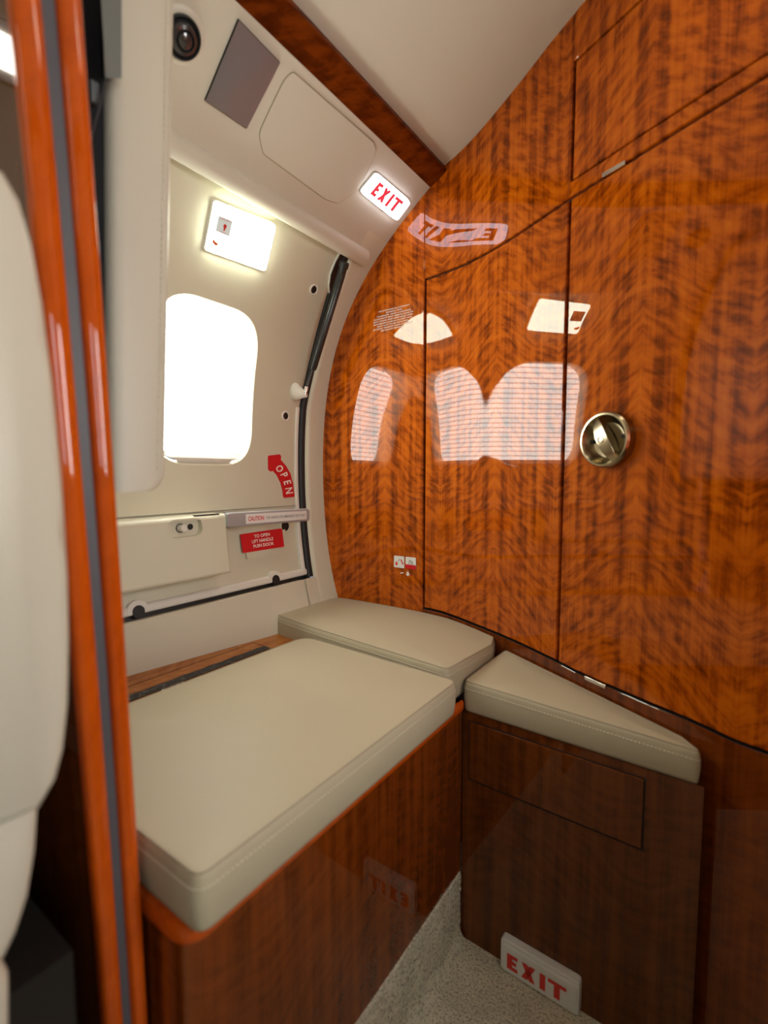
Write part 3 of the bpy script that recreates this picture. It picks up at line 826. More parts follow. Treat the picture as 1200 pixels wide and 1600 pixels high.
# red instruction placard on its backing plate
PQ = [(375,834),(440,824.5),(443.5,853),(379.5,863)]
yy, zz0 = onW(409, 858, DO)
t = thing('instruction_placard', 'red rectangular placard with white words TO OPEN LIFT HANDLE PUSH DOOR', 'placard', W(yy, zz0, DO))
def wq(quad, base):
    def f(u, v, o=0.0):
        p = bil(quad, u, v); Y, z = onW(p[0], p[1], base); return W(Y, z, base+o)
    return f
mb = MB(); slab(mb, wq([(377,836),(443,826),(446,861),(384,872)], DO-.004), rrect(0,1,0,1,.03,3), -.001, .0048, .0); mb.build('mounting_plate', MAT['cream_wall'], t)
mb = MB(); slab(mb, wq(PQ, DO+.001), rrect(0,1,0,1,.05,3), -.001, .0012); rp_ = mb.build('red_plate', MAT['red'], t, smooth=False)
mb = MB(); f_ = wq(PQ, DO+.0026)
for s, u0, u1, v1 in (('TO OPEN', .325,.70,.865), ('LIFT HANDLE', .255,.77,.60), ('PUSH DOOR', .275,.765,.345)): put_text(mb, s, f_, u0, u1, v1-.175, v1, bold=.012)
mb.build('lettering', MAT['white_print'], rp_, smooth=False)

# red OPEN arrow
SC = 7.62
arrow = [(445,180),(455,168),(585,153),(603,178),(596,217),(660,290),(710,380),(742,490),(760,640),(755,655),(640,666),(625,650),(618,580),(595,490),(550,400),(503,348),(478,356),(448,335)]
apx = [(360+x/SC, 690+y/SC) for x, y in arrow]
y0, z0 = onW(455, 777, DO)
t = thing('open_arrow_placard', 'curved red arrow placard with white word OPEN beside the window', 'placard', W(y0, z0, DO))
mb = MB(); P = [np.array(onW(x, y, DO)) for x, y in apx]
slab(mb, lambda u, v, o: W(u, v, o), P, DO, DO+.0009); ap_ = mb.build('arrow_plate', MAT['red'], t, smooth=False)
mb = MB()
for ch, cx, cy, ax, ay in (('O',580,322,.50,.87), ('P',636,398,.42,.91), ('E',672,485,.26,.965), ('N',692,582,.16,.985)):
    V, Fc = text2d(ch, .022); lo, hi = V.min(0), V.max(0); cc = (lo+hi)/2; hgt = hi[1]-lo[1]; b0 = len(mb.v)
    tx_, ty_ = ax, ay; ux, uy = ay, -ax            # text direction, and 'up' of the letter, in picture pixels (y down)
    for q in V:
        l = (q-cc)/hgt; k = 74*(.86 if ch != 'N' else .9)
        x = cx+tx_*l[0]*k*1.12+ux*l[1]*86; y = cy+ty_*l[0]*k*1.12+uy*l[1]*86
        Y, z = onW(360+x/SC, 690+y/SC, DO); mb.vert(W(Y, z, DO+.0014))
    for f in Fc: mb.f.append(tuple(b0+i for i in f))
mb.build('lettering', MAT['white_print'], ap_, smooth=False)

# emergency light above the window
EQ = [(331,321),(424,357),(408,427),(317,395)]
y0, z0 = onW(365, 412, DO)
t = thing('emergency_light', 'rectangular emergency light glowing white with a small grey label', 'light', W(y0, z0, DO))
fe = wq(EQ, DO)
mb = MB(); slab(mb, fe, rrect(-.02,1.02,-.02,1.02,.07,5), 0, .006, 0); mb.build('housing', MAT['white'], t)
mb = MB()
P = rrect(0,1,0,1,.06,5)
slab(mb, fe, P, .004, .010, 0); mb.build('lens', MAT['em_light'], t)
fl = wq([(341,336),(363.5,345),(358,370),(336,361)], DO+.0118)
mb = MB(); slab(mb, fl, rrect(0,1,0,1,.05,3), 0, .0008); gl = mb.build('grey_label', MAT['grey_label'], t, smooth=False)
mb = MB(); f2 = lambda u, v, o=0: fl(u, v, .0013)
slab(mb, lambda u, v, o: fl(u, v, o), [np.array([.56+.11*math.cos(a), .50+.13*math.sin(a)]) for a in np.linspace(0, 2*math.pi, 16)[:-1]], .0006, .0013)
slab(mb, lambda u, v, o: fl(u, v, o), [np.array(q) for q in ((.51,.22),(.6,.22),(.61,.40),(.51,.40))], .0006, .0013)
put_text(mb, 'EMERGENCY', f2, .15,.9,.84,.93); put_text(mb, 'LIGHT', f2, .28,.72,.06,.14)
mb.build('label_print', MAT['red_print'], gl, smooth=False)
fo = wq([(330,372),(342,376),(340,386),(328,382)], DO+.0125)
mb = MB()
for cx, cy, r_ in ((.42,.55,.24),(.66,.42,.30),(.36,.80,.16)):
    slab(mb, lambda u, v, o: fo(u, v, o), [np.array([cx+r_*math.cos(a), cy+r_*math.sin(a)]) for a in np.linspace(0, 2*math.pi, 14)[:-1]], 0, .0008+.0002*cx)
mb.build('orange_dot', MAT['orange_print'], t, smooth=False)

# gas strut
def Wp(px, py, off): Y, z = onW(px, py, off); return W(Y, z, off)
p_top = Wp(540, 404, .010); p_cyl0 = Wp(535.5, 421, .010); p_cyl1 = Wp(488.5, 576, .006); p_rod = Wp(479, 604, .005); p_end = Wp(476, 616, .005)
t = thing('gas_strut', 'black gas strut standing along the edge of the exit door', 'strut', p_end)
mb = MB(); mb.tube([p_cyl0, p_cyl0+(p_cyl1-p_cyl0)*.01, p_cyl0+(p_cyl1-p_cyl0)*.97, p_cyl1], [.0062,.0072,.0072,.0062], 20); mb.build('cylinder', MAT['black_metal'], t)
mb = MB(); mb.tube([p_cyl1, p_rod], .0038, 14); mb.build('rod', MAT['black_metal'], t)
mb = MB(); mb.tube([p_rod, p_end], .0042, 14); mb.build('end_fitting', MAT['steel'], t)
mb = MB(); mb.tube([p_top, p_top+(p_cyl0-p_top)*.5, p_top+(p_cyl0-p_top)*.52, p_cyl0], [.0085,.0085,.0070,.0070], 16); mb.build('upper_fitting', MAT['black_metal'], t)
mb = MB(); kc = Wp(467, 612, 0.0); n = wn(kc[2])
rows = []
for (s_, hw, hh, o_) in ((0,.0105,.0165,-.013),(0,.0105,.0165,-.008),(.15,.0092,.0140,-.003),(.5,.0072,.0095,.002),(.8,.0048,.0062,.006),(1.0,.0036,.0046,.0075)):
    cc = kc+np.array([0,.012,-.004])*s_; rows.append([cc+np.array([0,hw*math.cos(a_),0])+np.array([0,0,hh*math.sin(a_)])+n*o_ for a_ in np.linspace(0, 2*math.pi, 20)[:-1]])
idx = mb.grid(rows, closed=True); cap(mb, idx[-1])
mb.tube([kc+np.array([0,.012,-.004])+n*.004, p_end+np.array([0,0,-.001])], .0042, 12)
o = mb.build('ball_bracket', MAT['rim'], t); o['label'] = 'cream ball stud bracket'

# ================================================================== OVERHEAD PANEL
ZS = onB(589, 403)[1]
t = thing('overhead_panel', 'cream overhead panel running above the exit door under the wood strip', 'panel', (wx(1.1), .45, ZS))
mb = MB()
zo = np.linspace(ZS, ZT+.006, 20)
mb.grid([[W(y, z, .0) for z in zo] for y in ysteps(.278, .82, .04)])
mb.build('panel_skin', MAT['cream_panel'], t)
mb = MB()
vs = onB(589, 403)
rows = []
for y in ysteps(.278, .735, .04):
    c = W(y, ZS, -.002); r_ = []
    for ang, rr in ((80,.004),(40,.003),(10,.0035),(-20,.006),(-45,.009),(-70,.013),(-95,.017),(-120,.022),(-150,.027),(-170,.035)):
        q = math.radians(ang); r_.append(c+np.array([math.cos(q)*rr*.9, 0, math.sin(q)*rr*1.25]))
    rows.append(r_)
idx = mb.grid(rows, flip=True); mb.f.append(tuple(idx[-1]))
mb.build('lower_valance', MAT['cream_panel'], t)
cov_px = [(457,111),(584,222),(588,236),(560,297),(527,317),(508,311),(411,240),(404,208),(444,124)]
P = round_poly([np.array(onW(x, y)) for x, y in cov_px], .012, 6)
mb = MB(); slab(mb, lambda u, v, o: W(u, v, o), resample(P, .01), .0, .0016, .0012); mb.build('access_cover', MAT['cream_panel'], t)
mb = MB(); Pl = inset(P if area2(P) > 0 else P[::-1], -.0004); mb.tube([W(q[0], q[1], .0004) for q in Pl], .0006, 6, closed=True)
mb.build('cover_joint', simple('joint_brown', (.36,.29,.18), .7), t)

# smoked lens
LQ = [(371.5,29),(436,96),(384,199),(319.5,155)]
y0, z0 = onW(352, 176)
t = thing('smoked_lens', 'dark smoked metallic rectangular lens plate on the overhead panel', 'lens', W(y0, z0))
fq = wq(LQ, 0)
mb = MB()
rows = []; n_ = 14
for i in range(n_+1):
    u = i/n_; rows.append([fq(u, j/n_, .0032+.0040*math.sin(math.pi*j/n_)*math.sin(math.pi*u)+.0012*math.sin(2*math.pi*j/n_)*math.sin(2*math.pi*u)) for j in range(n_+1)])
mb.grid(rows, flip=False); 
per = [r[0] for r in rows]+rows[-1][1:]+[r[-1] for r in rows[::-1]][1:]+rows[0][::-1][1:-1]
o = mb.build('lens_face', MAT['smoke'], t)
mb = MB(); slab(mb, fq, rrect(-.006,1.006,-.006,1.006,.01,2), .0004, .0020); mb.build('lens_backing', MAT['seat_dark'], t)

# lit exit sign
XQ = [(586,267.5),(639,312.5),(617,342.5),(561,297.5)]
y0, z0 = onW(595, 322)
t = thing('exit_sign', 'lit white EXIT sign glowing on the overhead panel', 'sign', W(y0, z0), None)
fx = wq(XQ, 0)
mb = MB(); slab(mb, fx, rrect(0,1,0,1,.13,5), .003, .007, .0) ; el_ = mb.build('lens', MAT['exit_lit'], t)
mb = MB(); slab(mb, fx, rrect(-.015,1.015,-.03,1.03,.14,5), .0005, .003, .0); mb.build('housing', MAT['white'], t)
mb = MB(); f_ = lambda u, v, o=0: fx(u, v, .0076)
def exit_letters(mb, f, u0, u1, v0, v1):
    """E X I T as plain condensed strokes"""
    w = (u1-u0); s = .20
    def L(k, P):
        a0 = u0+w*k; b = len(mb.v)
        for q in P: mb.vert(f(a0+q[0]*w*.235, v0+q[1]*(v1-v0)))
        return b
    def quad(k, P): b = L(k, P); mb.f.append((b, b+1, b+2, b+3))
    t_ = .40; h_ = .23
    quad(0, [(0,0),(t_,0),(t_,1),(0,1)])
    for y0 in (0, .5-h_/2, 1-h_): quad(0, [(t_,y0),(.80 if y0 not in (.5-h_/2,) else .70,y0),(.80 if y0 not in (.5-h_/2,) else .70,y0+h_),(t_,y0+h_)])
    quad(.255, [(0,0),(.42,0),(1.0,1),(.58,1)]); quad(.255, [(.58,0),(1.0,0),(.42,1),(0,1)])
    quad(.565, [(0,0),(.40,0),(.40,1),(0,1)])
    quad(.70, [(0,1-h_),(1.25,1-h_),(1.25,1),(0,1)]); quad(.70, [(.42,0),(.83,0),(.83,1-h_),(.42,1-h_)])
exit_letters(mb, f_, .15, .86, .20, .82)
mb.build('lettering', MAT['exit_red'], el_, smooth=False)

# round air vent
y0, z0 = onW(283, 56)
c = W(y0, z0); n = wn(z0)
rv = .5*np.linalg.norm(np.array(W(*onW(290, 18)))-np.array(W(*onW(290, 93))))*.98
t = thing('air_vent', 'round dark chrome air vent half behind the cream backrest', 'vent', c)
mb = MB(); mb.lathe(c, n, [(rv*1.35,-.002),(rv*1.3,.0012),(rv*1.12,.003),(rv,.003),(rv*.97,.0)], 40); mb.build('vent_surround', MAT['cream_panel'], t)
mb = MB(); mb.lathe(c, n, [(rv,.001),(rv,.0055),(rv*.93,.007),(rv*.86,.0055),(rv*.84,-.001)], 40); mb.build('bezel', MAT['black_metal'], t)
mb = MB(); mb.lathe(c, n, [(rv*.84,.0),(rv*.80,.006),(rv*.66,.011),(rv*.5,.012),(rv*.44,.009),(rv*.36,.012),(rv*.2,.0135),(0,.014)], 40); mb.build('nozzle', MAT['chrome'], t)

# ================================================================== BENCH AND CABINET
XF = -.2885
def extrude(mb, P, z0, z1, bev=0.0, cap_top=True, cap_bot=True):
    P = [np.array(p, float) for p in P]
    if area2(P) < 0: P = P[::-1]
    f = lambda u, v, o: np.array([u, v, o])
    rings = [(P, z0), (P, z1-bev)]
    if bev: rings += [(inset(P, bev*.3), z1-bev*.3), (inset(P, bev), z1)]
    # uv: arc length round the outline, height
    acc = [0]
    for i in range(1, len(P)): acc.append(acc[-1]+np.linalg.norm(P[i]-P[i-1]))
    idx = mb.grid([[f(q[0], q[1], o) for q in Q] for Q, o in rings], [[(a_, o) for a_ in acc] for Q, o in rings], closed=True)
    if cap_top: cap(mb, idx[-1])
    if cap_bot: cap(mb, idx[0], flip=True)
Y0B, Y1B = .1755, .5985
plan = round_poly([(-.630, Y1B), (-.630, Y0B), (XF, Y0B), (XF, Y1B)], [0, 0, .020, .001], 8)
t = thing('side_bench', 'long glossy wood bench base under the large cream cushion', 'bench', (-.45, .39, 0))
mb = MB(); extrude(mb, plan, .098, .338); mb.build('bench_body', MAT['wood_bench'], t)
mb = MB()
P = inset(plan if area2(plan) > 0 else plan[::-1], 0)
rows = []
for d, z in ((.006,.334),(-.001,.3345),(-.0035,.337),(-.0045,.3415),(-.0035,.346),(-.001,.3488),(.004,.3500),(.02,.3500)):
    rows.append([(q[0], q[1], z) for q in inset(P, d)])
idx = mb.grid(rows, closed=True); cap(mb, idx[-1])
o = mb.build('bullnose_rim', MAT['wood_trim'], t); o['label'] = 'rounded red-orange wood rim'
# carpeted kick board
mb = MB(); random.seed(3)
gy = np.arange(.176, .600, .004); gz = np.arange(0, .101, .004)
rows = []
for z in list(gz)+[.101]:
    rows.append([(XF+.0015+random.uniform(-.0012,.0016)-(.004 if z > .1005 else 0)+(.010*max(0, (.016-z)/.016)**2), y, z) for y in gy])
mb.grid(rows); mb.grid([[(XF-.02, y, .0995) for y in gy], rows[-1]], flip=True)
mb.box((-.62,.18,0),(XF-.004,.598,.097))
mb.build('carpet_kick', MAT['carpet'], t, smooth=True, angle=80)

# triangular corner cabinet against the bulkhead
CA, CB = np.array([-.2875, .600]), np.array([-.0075, .5915])
t = thing('corner_cabinet', 'low wedge shaped wood cabinet with drawer panel under the wedge cushion', 'cabinet', (-.15, .62, 0))
mb = MB()
back = [(X, by(X)-.006) for X in np.linspace(-.035, -.2875, 14)]
plan = [tuple(CA), tuple(CB)]+[q for q in back if q[1] > .594]
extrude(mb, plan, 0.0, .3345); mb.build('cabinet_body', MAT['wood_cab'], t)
cd = (CB-CA)/np.linalg.norm(CB-CA); cn = np.array([cd[1], -cd[0]])
def CF(u, v, o): p = CA+cd*u+cn*o; return np.array([p[0], p[1], v])
def onC(px, py):
    v = ray(px, py); t_ = (CA@cn)/(v[0]*cn[0]+v[1]*cn[1]); p = CAM+v*t_; return float((p[:2]-CA)@cd), float(p[2])
dq = [np.array(onC(*q)) for q in ((735,1129),(1005,1215.5),(1003,1325),(733,1215))]
u0 = (dq[0][0]+dq[3][0])/2; u1 = (dq[1][0]+dq[2][0])/2; v0 = (dq[2][1]+dq[3][1])/2; v1 = (dq[0][1]+dq[1][1])/2
mb = MB(); slab(mb, CF, rrect(u0-.0020, u1+.0020, v0-.0028, v1+.0018, 0, 1), -.001, .0004); mb.build('drawer_gap', MAT['dark_gap'], t, smooth=False)
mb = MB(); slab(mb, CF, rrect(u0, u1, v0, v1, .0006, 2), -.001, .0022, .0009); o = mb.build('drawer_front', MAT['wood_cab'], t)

# floor level exit sign
sq = [onC(*q) for q in ((787,1467),(909,1537),(908,1587),(787,1516))]
su0 = sq[0][0]; su1 = sq[1][0]; 
t = thing('exit_sign', 'unlit white EXIT sign with red letters standing at carpet level', 'sign', CF((su0+su1)/2, 0, .004), None)
sv0, sv1 = .0005, .0455
mb = MB(); slab(mb, CF, rrect(su0, su1, sv0, sv1, .0055, 5), 0, .0105, .0022)
mb.build('sign_body', MAT['white'], t)
mb = MB(); slab(mb, CF, rrect(su0+.0032, su1-.0032, sv0+.003, sv1-.0065, .004, 4), .009, .0120, .0008); sf_ = mb.build('sign_face', MAT['white'], t)
mb = MB(); wS, hS = su1-su0, sv1-sv0
exit_letters(mb, lambda u, v: CF(su0+u*wS, sv0+v*hS, .0124), .10, .86, .19, .66)
mb.build('lettering', MAT['red_print'], sf_, smooth=False)

# wood ledge between the exit door and the large cushion
ZL = .378
t = thing('side_ledge', 'narrow wood ledge with black speckled strip below the exit door', 'ledge', (-.61, .40, .30))
xe = wx(.378)
mb = MB(); mb.box((xe-.045, .176, .3505), (-.5700, .597, ZL)); mb.build('ledge_top', MAT['wood_ledge'], t)
def onL(px, py): p = onZ(px, py, ZL); return p
s0 = onL(205, 1093); s1 = onL(412, 1010)
xs_ = (s0[0]+s1[0])/2
mb = MB()
rows = []
for k in range(25):
    y = .177+(s1[1]-.177)*k/24; w_ = .0062+.0012*math.sin(k*2.3); rows.append([(xs_-w_, y, ZL), (xs_-w_*.9, y, ZL+.0012), (xs_+.012, y, ZL+.0012)])
mb.grid(rows, flip=True); o = mb.build('speckled_strip', MAT['stone'], t); o['label'] = 'black speckled edge strip'
mb = MB(); l0 = onL(205, 1075); l1 = onL(392, 1003); xl = (l0[0]+l1[0])/2
mb.box((xl-.0004, .177, ZL-.001), (xl+.0004, l1[1], ZL+.0003)); mb.box((xl-.0004, l1[1]-.0008, ZL-.001), (xs_, l1[1], ZL+.0003)); mb.build('lid_joint', MAT['dark_gap'], t)
mb = MB()
def lf(u, v): 
    p = bil([(244,1074),(289,1056.5),(290,1059),(245,1076.5)], u, v); return onL(p[0], p[1])+np.array([0,0,.0006])
def lf2(u, v):
    p = bil([(252,1077.5),(287,1063.5),(288,1066),(253,1080)], u, v); return onL(p[0], p[1])+np.array([0,0,.0006])
put_text(mb, 'LIFT LID FOR STOWAGE', lf, 0, 1, 0, 1, bold=.02); put_text(mb, 'MAX LOAD LIMITED', lf2, 0, 1, 0, 1, bold=.02)
mb.build('printed_line', MAT['white_print'], t, smooth=False)

# ------------------------------------------------------------------ cushions
def cushion(name, label, P, r, z0, z1f, bulge=.004, crown=.006, side=None, stitch_edges=None, group='cream bench cushions'):
    """P: plan outline, z1f(x,y): height of the top seam"""
    Q = round_poly(P, r, 7)
    if area2(Q) < 0: Q = Q[::-1]
    Q = resample(Q, .008)
    cx, cy = np.mean([q[0] for q in Q]), np.mean([q[1] for q in Q]); cen = np.array([cx, cy])
    t = thing(name, label, 'cushion', (cx, cy, z0), group)
    mb = MB(); rows = []
    for d, f in ((.006,0.0),(.0015,.02),(-.0,.10),(-bulge*.6,.3),(-bulge,.5),(-bulge*.8,.7),(-bulge*.3,.88),(.0005,.95),(.0025,.985),(.0055,1.0)):
        R_ = inset(Q, d); rows.append([np.array([q[0], q[1], z0+(z1f(*q)-z0)*f]) for q in R_])
    top = inset(Q, .0055)
    for s_ in (.985,.95,.88,.78,.65,.5,.33,.16,.04):
        r_ = []
        for q in top:
            p = cen+(q-cen)*s_; h = crown*(1-s_**3)
            h += .0009*math.sin(p[0]*37+1)*math.sin(p[1]*31)*(1-s_**2)
            r_.append(np.array([p[0], p[1], z1f(*p)+h]))
        rows.append(r_)
    idx = mb.grid(rows, closed=True); cap(mb, idx[-1]); cap(mb, idx[0], flip=True)
    cv = mb.build('cover', MAT['leather'], t, angle=60)
    # edge seam and a double row of stitches below it
    mb = MB(); R_ = inset(Q, .0035); mb.tube([(q[0], q[1], z1f(*q)-.0002) for q in R_], .0009, 6, closed=True); mb.build('seam_piping', MAT['seam'], cv)
    mb = MB()
    for d, dz in ((.0012, .0042), (-bulge*.55, .0092)):
        R_ = inset(Q, d-.0004); L = [np.array([q[0], q[1], z1f(*q)-dz]) for q in R_]; acc = 0; pts = []
        for i in range(len(L)):
            a, b = L[i], L[(i+1) % len(L)]; n_ = max(1, int(np.linalg.norm(b-a)/.004))
            for k in range(n_): pts.append((a+(b-a)*(k+.15)/n_, a+(b-a)*(k+.75)/n_))
        for a, b in pts:
            mb.tube([a, b], .00052, 4)
    mb.build('stitching', MAT['thread'], cv)
    return t
# large cushion
P1 = [(-.2745,.1725),(-.2765,.5600),(-.5560,.5700),(-.5560,.1765),(-.335,.1765)]
P1 = [(-.2745,.1775),(-.2765,.5590),(-.5640,.5740),(-.5640,.1775)]
cushion('bench_cushion', 'large cream leather cushion on the side bench nearest the wood post', P1, [.012,.016,.03,.004], .3515, lambda x, y: .3935, bulge=.004, crown=.005)
# back cushion against the bulkhead
def z2(x, y): return .4015+.010*((-.28-x)/.38)-.004*max(0, (x+.40)/.12)*max(0, (y-.58)/.13)
bk = [(X, by(X)-.003) for X in np.linspace(-.300, -.628, 16)]
P2 = [(-.2945,.5655),(-.2885,.7000)]+bk+[(-.668,.740),(-.660,.600),(-.640,.588),(-.560,.5785)]
r2 = [.012,.012]+[0]+[0]*(len(bk)-2)+[.02]+[.015,.012,.02,.02]
cushion('bench_cushion', 'cream leather cushion in the far corner between exit door and bulkhead', P2, r2, .3535, lambda x, y: min(z2(x, y), .4105), bulge=.0035, crown=.004)
# wedge cushion
bk = [(X, by(X)-.003) for X in np.linspace(-.030, -.278, 16)]
P3 = [(-.2875,.597),(-.0095,.5895)]+[q for q in bk]
r3 = [.010,.004,.002]+[0]*(len(bk)-2)+[.012]
cushion('bench_cushion', 'wedge shaped cream leather cushion on the corner cabinet', P3, r3, .3355, lambda x, y: .3715+(.006+.06*max(0, y-.60))*max(0, (-.01-x)/.27), bulge=.003, crown=.003)

# ================================================================== DOORWAY POST, PARTITION, BACKREST, SEAT
XJ = -.330
EL = [(18,0),(38,200),(60,400),(79,625),(95,760),(106,900),(125,1100),(141,1300),(165,1600)]
ER = [(131,0),(146,200),(160,400),(171,625),(182,765),(193,900),(205,1100),(218,1300),(233,1600)]
def edge(L):
    q = sorted([(float(onX(x, y, XJ)[2]), float(onX(x, y, XJ)[1])) for x, y in L]); zs = np.array([a for a, b in q]); c = np.polyfit(zs-.65, [b for a, b in q], 2)
    return lambda z: float(np.polyval(c, min(max(z, .2), 1.10)-.65))
yl, yr_ = edge(EL), edge(ER)
zj = np.linspace(0, 1.235, 60)
def post(mb, fa, fb, depth, bow):
    rows = []; uvs = []
    for z in zj:
        a, b = yl(z)+(yr_(z)-yl(z))*fa, yl(z)+(yr_(z)-yl(z))*fb; w = b-a; r_ = []; u_ = []
        for s_, d in ((0,-depth),(0,-.0056),(0,-.004),(.05,-.0016),(.16,0),(.5,bow),(.84,0),(.95,-.0016),(1,-.004),(1,-.0056),(1,-depth)):
            r_.append((XJ+d, a+w*s_, z)); u_.append((a+w*s_-d, z))
        rows.append(r_); uvs.append(u_)
    mb.grid(rows, uvs)
mb = MB(); post(mb, 0, .425, .0075, .0012)
j = struct(mb.build('trim_3', MAT['wood_trim'], origin=(XJ,.14,0)), 'glossy orange wood doorway post with grey slot', 'trim')
mb = MB(); post(mb, .63, 1.0, .03, .0012); mb.build('post_forward_half', MAT['wood_trim'], j)
mb = MB()
mb.grid([[(XJ-.0045, yl(z)+(yr_(z)-yl(z))*f_, z) for f_ in (.43,.53,.625)] for z in zj])
mb.grid([[(XJ-.012, yl(z)+(yr_(z)-yl(z))*f_, z) for f_ in (.40,.53,.66)] for z in zj])
o = mb.build('pocket_door_strip', MAT['grey_strip'], j); o['label'] = 'grey rubber strip in the post'
# partition body
def part_wall(name, xa, xb, mirror=False):
    mb = MB(); xs = np.linspace(xa, xb, 8); rows_f = []; rows_b = []
    for z in np.linspace(0, 1.245, 30):
        if not mirror: lim = wx(min(max(z, .05), ZT)) if z < ZT else -.43
        x2 = xb
        if not mirror: x2 = max(xb, lim-.01)
        r1 = [(x, yl(z)+.0008, z) for x in np.linspace(xa, x2, 8)]; r2_ = [(x, yr_(z)-.0008, z) for x in np.linspace(xa, x2, 8)]
        rows_f.append(r1); rows_b.append(r2_)
    mb.grid(rows_f, flip=mirror); mb.grid(rows_b, flip=not mirror)
    if mirror: mb.grid([[r[0] for r in rows_f], [r[0] for r in rows_b]], flip=True)
    return mb
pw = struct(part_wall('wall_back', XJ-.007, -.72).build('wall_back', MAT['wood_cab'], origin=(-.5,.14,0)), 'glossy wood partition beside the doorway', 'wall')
mb = MB()                                              # black sheet standing in for the shade in the gap behind the backrest
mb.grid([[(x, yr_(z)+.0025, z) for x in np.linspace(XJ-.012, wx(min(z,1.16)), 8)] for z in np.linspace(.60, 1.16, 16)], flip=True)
mb.build('gap_dark_sheet', MAT['gap_dark'], pw)
struct(part_wall('wall_divider', .26, .50, True).build('wall_divider', MAT['wood_trim'], origin=(.4,.14,0)), 'wood partition on the other side of the doorway', 'wall')

# padded backrest fixed on the far side of the partition
XP = -.40
zb_ = float(onX(230, 768, XP)[2])
Lp = [(170,-40),(178,100),(170,330),(168,420),(180,700),(182,765)]; Rp = [(277,-40),(275,100),(269,400),(266,560),(262,700),(262,765)]
def lineY(L):
    q = sorted([(float(onX(x, y, XP)[2]), float(onX(x, y, XP)[1])) for x, y in L]); c = np.polyfit([a for a, b in q], [b for a, b in q], 1); return lambda z: float(np.polyval(c, z))
pR = lineY(Rp); pL = lambda z: max(yr_(z)+.010, lineY([(178,0),(172,400),(181,765)])(z)-.002)
ztp = 1.10
t = thing('upholstered_panel', 'tall narrow cream padded panel hanging behind the wood post, stitched along its edge', 'padded panel', (XP-.1, (pL(.8)+pR(.8))/2, zb_))
mb = MB(); rows = []
zl = list(zb_+np.array([0,.001,.003,.006,.010,.016]))+list(np.linspace(zb_+.03, ztp, 22))
def insz(z):
    h = (z-zb_); return 0 if h >= .016 else .016-math.sqrt(max(0, .016**2-(.016-h)**2))
for z in zl:
    e = insz(z); a, b = pL(z), pR(z); w = b-a; r_ = []; xb = wx(min(z, 1.12))+.03
    for x, y in ((xb, a),(XP-.03, a),(XP-.012, a),(XP-.005, a+.001),(XP-.001, a+.005),(XP, a+.012),(XP+.0005, a+w*.6),(XP, b-.010-e*.6),(XP-.001, b-.0045-e),(XP-.004, b-.001-e),(XP-.010, b-e),(XP-.04, b+.001-e),(XP-.10, b+.003-e),(xb, b+.002-e)):
        r_.append((x, min(y, b-e), z))
    rows.append(r_)
idx = mb.grid(rows, flip=False); cap(mb, idx[0][::-1], flip=True)
mb.build('pad', MAT['leather_pale'], t, angle=60)
mb = MB()
for k in range(int((ztp-zb_)/.0055)):
    z = zb_+.018+k*.0055; mb.tube([(XP+.0003, pR(z)-.0095, z), (XP+.0003, pR(z+.0035)-.0095, z+.0035)], .0007, 5)
mb.build('stitching', MAT['thread'], t)
mb = MB(); mb.tube([(XP-.001, pR(z)-.0048, z) for z in np.linspace(zb_+.012, ztp, 20)], .0007, 6); mb.build('seam_piping', MAT['leather_pale'], t)
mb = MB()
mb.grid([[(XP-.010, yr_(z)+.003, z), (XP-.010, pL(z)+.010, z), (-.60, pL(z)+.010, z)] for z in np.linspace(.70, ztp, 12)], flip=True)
mb.build('gap_dark_board', MAT['gap_dark'], t)  # black board continues the painted shade of the gap beside the pad
# bracket and cable in the gap behind it
q0 = onX(172, -20, XP+.012); q1 = onX(176, 128, XP+.012)
mb = MB()
mb.grid([[onX(x, y, XP+.012) for x in (158-12*(y < 0)*0+ (y*.06), 170+y*.03, 190)] for y in (-30, 40, 100, 122)], flip=True)
mb.grid([[onX(x, y, XP+.006) for x in (158+ (y*.06), 170+y*.03, 190)] for y in (-30, 40, 100, 122)])
o = mb.build('mounting_bracket', simple('grey_bracket', (.16,.17,.155), .5), t)
mb = MB(); mb.box(tuple(onX(141, 150, XP-.004)-np.array([.002,0,.004])), tuple(onX(153, 133, XP-.004)+np.array([.002,0,0]))); mb.build('cable_clip', simple('grey_clip', (.12,.13,.13), .6), t)
pts = [onX(x, y, XP+.002) for x, y in ((163,120),(161,140),(157,160),(151,182),(145,204),(140,225),(134,250))]
mb = MB(); mb.tube(pts, .0011, 8); mb.build('cable', simple('dark_cable', (.03,.033,.04), .5), t)

# cabin seat at the left edge, back towards the partition
XSI = -.272
so = [(-260,250),(-160,225),(-60,225),(12,262),(40,312),(59,380),(76,470),(93,600),(107,750),(116,900),(118,1000),(116,1100),(109,1170),(96,1220),(68,1270),(0,1300),(-120,1315),(-260,1310)]
P = [np.array(onX(x, y, XSI)[1:]) for x, y in so]
t = thing('cabin_seat', 'cream leather cabin seat with rounded back in the left foreground', 'seat', (-.45, .0, 0))
def bodyX(mb, P, x0, x1, rr):
    if area2(P) < 0: P = P[::-1]
    P = resample(P, .012)
    rows = []
    for d, x in ((.012,x0+0),(.004,x0-.003),(.001,x0-.008),(0,x0-.016),(-.001,(x0+x1)/2),(0,x1+.02),(.002,x1+.01),(.008,x1+.003),(.02,x1)):
        rows.append([(x, q[0], q[1]) for q in inset(P, d)])
    idx = mb.grid(rows, closed=True, flip=True); cap(mb, idx[0]); cap(mb, idx[-1], flip=True)
mb = MB(); bodyX(mb, P, XSI, XSI-.335, .02); mb.build('backrest', MAT['leather_pale'], t, angle=70)
so = [(70,1240),(64,1330),(53,1400),(34,1460),(13,1505),(-40,1530),(-300,1540),(-300,1250),(-100,1240)]
P = [np.array(onX(x, y, XSI-.012)[1:]) for x, y in so]
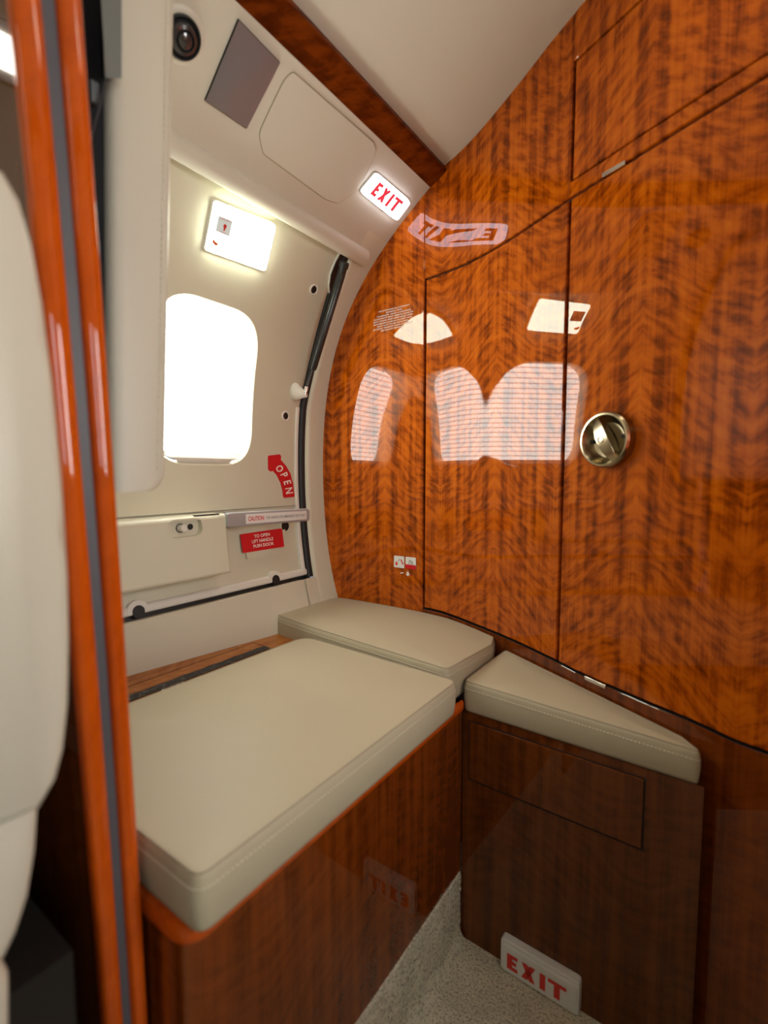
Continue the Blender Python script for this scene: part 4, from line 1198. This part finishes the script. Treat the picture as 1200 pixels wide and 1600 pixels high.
mb = MB(); bodyX(mb, P, XSI-.012, XSI-.34, .02); mb.build('seat_cushion', MAT['leather_pale'], t, angle=70)
so = [(10,1512),(24,1530),(24,1600),(10,1700),(-200,1720),(-200,1512)]
P = [np.array(onX(x, y, XSI-.004)[1:]) for x, y in so]
mb = MB(); bodyX(mb, P, XSI-.004, XSI-.33, .02); mb.build('seat_skirt', MAT['leather_pale'], t, angle=70)
mb = MB(); mb.box((-.60,-.40,0),(-.300,.112,.385)); mb.build('seat_base_shade', MAT['seat_dark'], t)  # base grown towards the partition, its black standing in for the gap's shade

t = thing('light_block_unit', 'unseen low dark wood unit added on the right side to block light', 'cabinet', (.275, .325, 0))  # unseen unit, added to keep light off the lower right
mb = MB(); mb.box((.15,.19,0),(.40,.46,.50)); mb.build('unit_body', MAT['wood_cab'], t, smooth=False)
mb = MB(); mb.box((.145,.185,.50),(.405,.465,.515)); mb.build('unit_top', MAT['wood_trim'], t, smooth=False)
t = thing('reading_light', 'small lit lamp on the cabin side wall beside the seat', 'light', W(.06, 1.03))
fw = lambda u, v, o: W(u, v, o)
mb = MB(); slab(mb, fw, rrect(-.04,.084,1.027,1.063,.008), .0008, .008, .002); mb.build('lamp_body', MAT['rim'], t)
mb = MB(); slab(mb, fw, rrect(-.032,.076,1.034,1.056,.006), .0075, .0105, .001); mb.build('lamp_lens', MAT['read_lamp'], t)
# ceiling lamps added out of view to light the cabin and the vestibule
def lamp(loc, label, w=.05, l=.3):
    x, y, z = loc; t = thing('added_ceiling_light', label, 'light', loc)
    mb = MB(); mb.box((x-w/2-.006, y-l/2-.006, z-.006), (x+w/2+.006, y+l/2+.006, z)); mb.build('lamp_frame', MAT['rim'], t)
    mb = MB(); mb.box((x-w/2, y-l/2, z-.009), (x+w/2, y+l/2, z-.005)); mb.build('lamp_lens', MAT['lamp_warm'], t)
lamp((-.02, .47, 1.250), 'small warm ceiling light added out of view over the vestibule floor', .07, .12)
lamp((WXC, -.75, 1.258), 'long warm ceiling light added out of view over the cabin aisle', .06, .7)

# ================================================================== CAMERA, WORLD, VIEW
cam = bpy.data.cameras.new('camera'); co = bpy.data.objects.new('camera', cam); COL.objects.link(co)
co.location = tuple(CAM)
co.matrix_world = Matrix(((R[0],U[0],-D[0],0),(R[1],U[1],-D[1],0),(R[2],U[2],-D[2],H),(0,0,0,1)))
cam.sensor_fit = 'HORIZONTAL'; cam.sensor_width = 24; cam.lens = F/1200*24
cam.clip_start = .01
cam.dof.use_dof = True; cam.dof.focus_distance = .95; cam.dof.aperture_fstop = 3.2
scn.camera = co
w = bpy.data.worlds.new('world'); scn.world = w; w.use_nodes = True
w.node_tree.nodes['Background'].inputs[0].default_value = (.75,.85,1,1); w.node_tree.nodes['Background'].inputs[1].default_value = .3
scn.view_settings.view_transform = 'Standard'; scn.view_settings.look = 'None'; scn.view_settings.gamma = 1; scn.view_settings.use_curve_mapping = False
scn.view_settings.exposure = -0.05
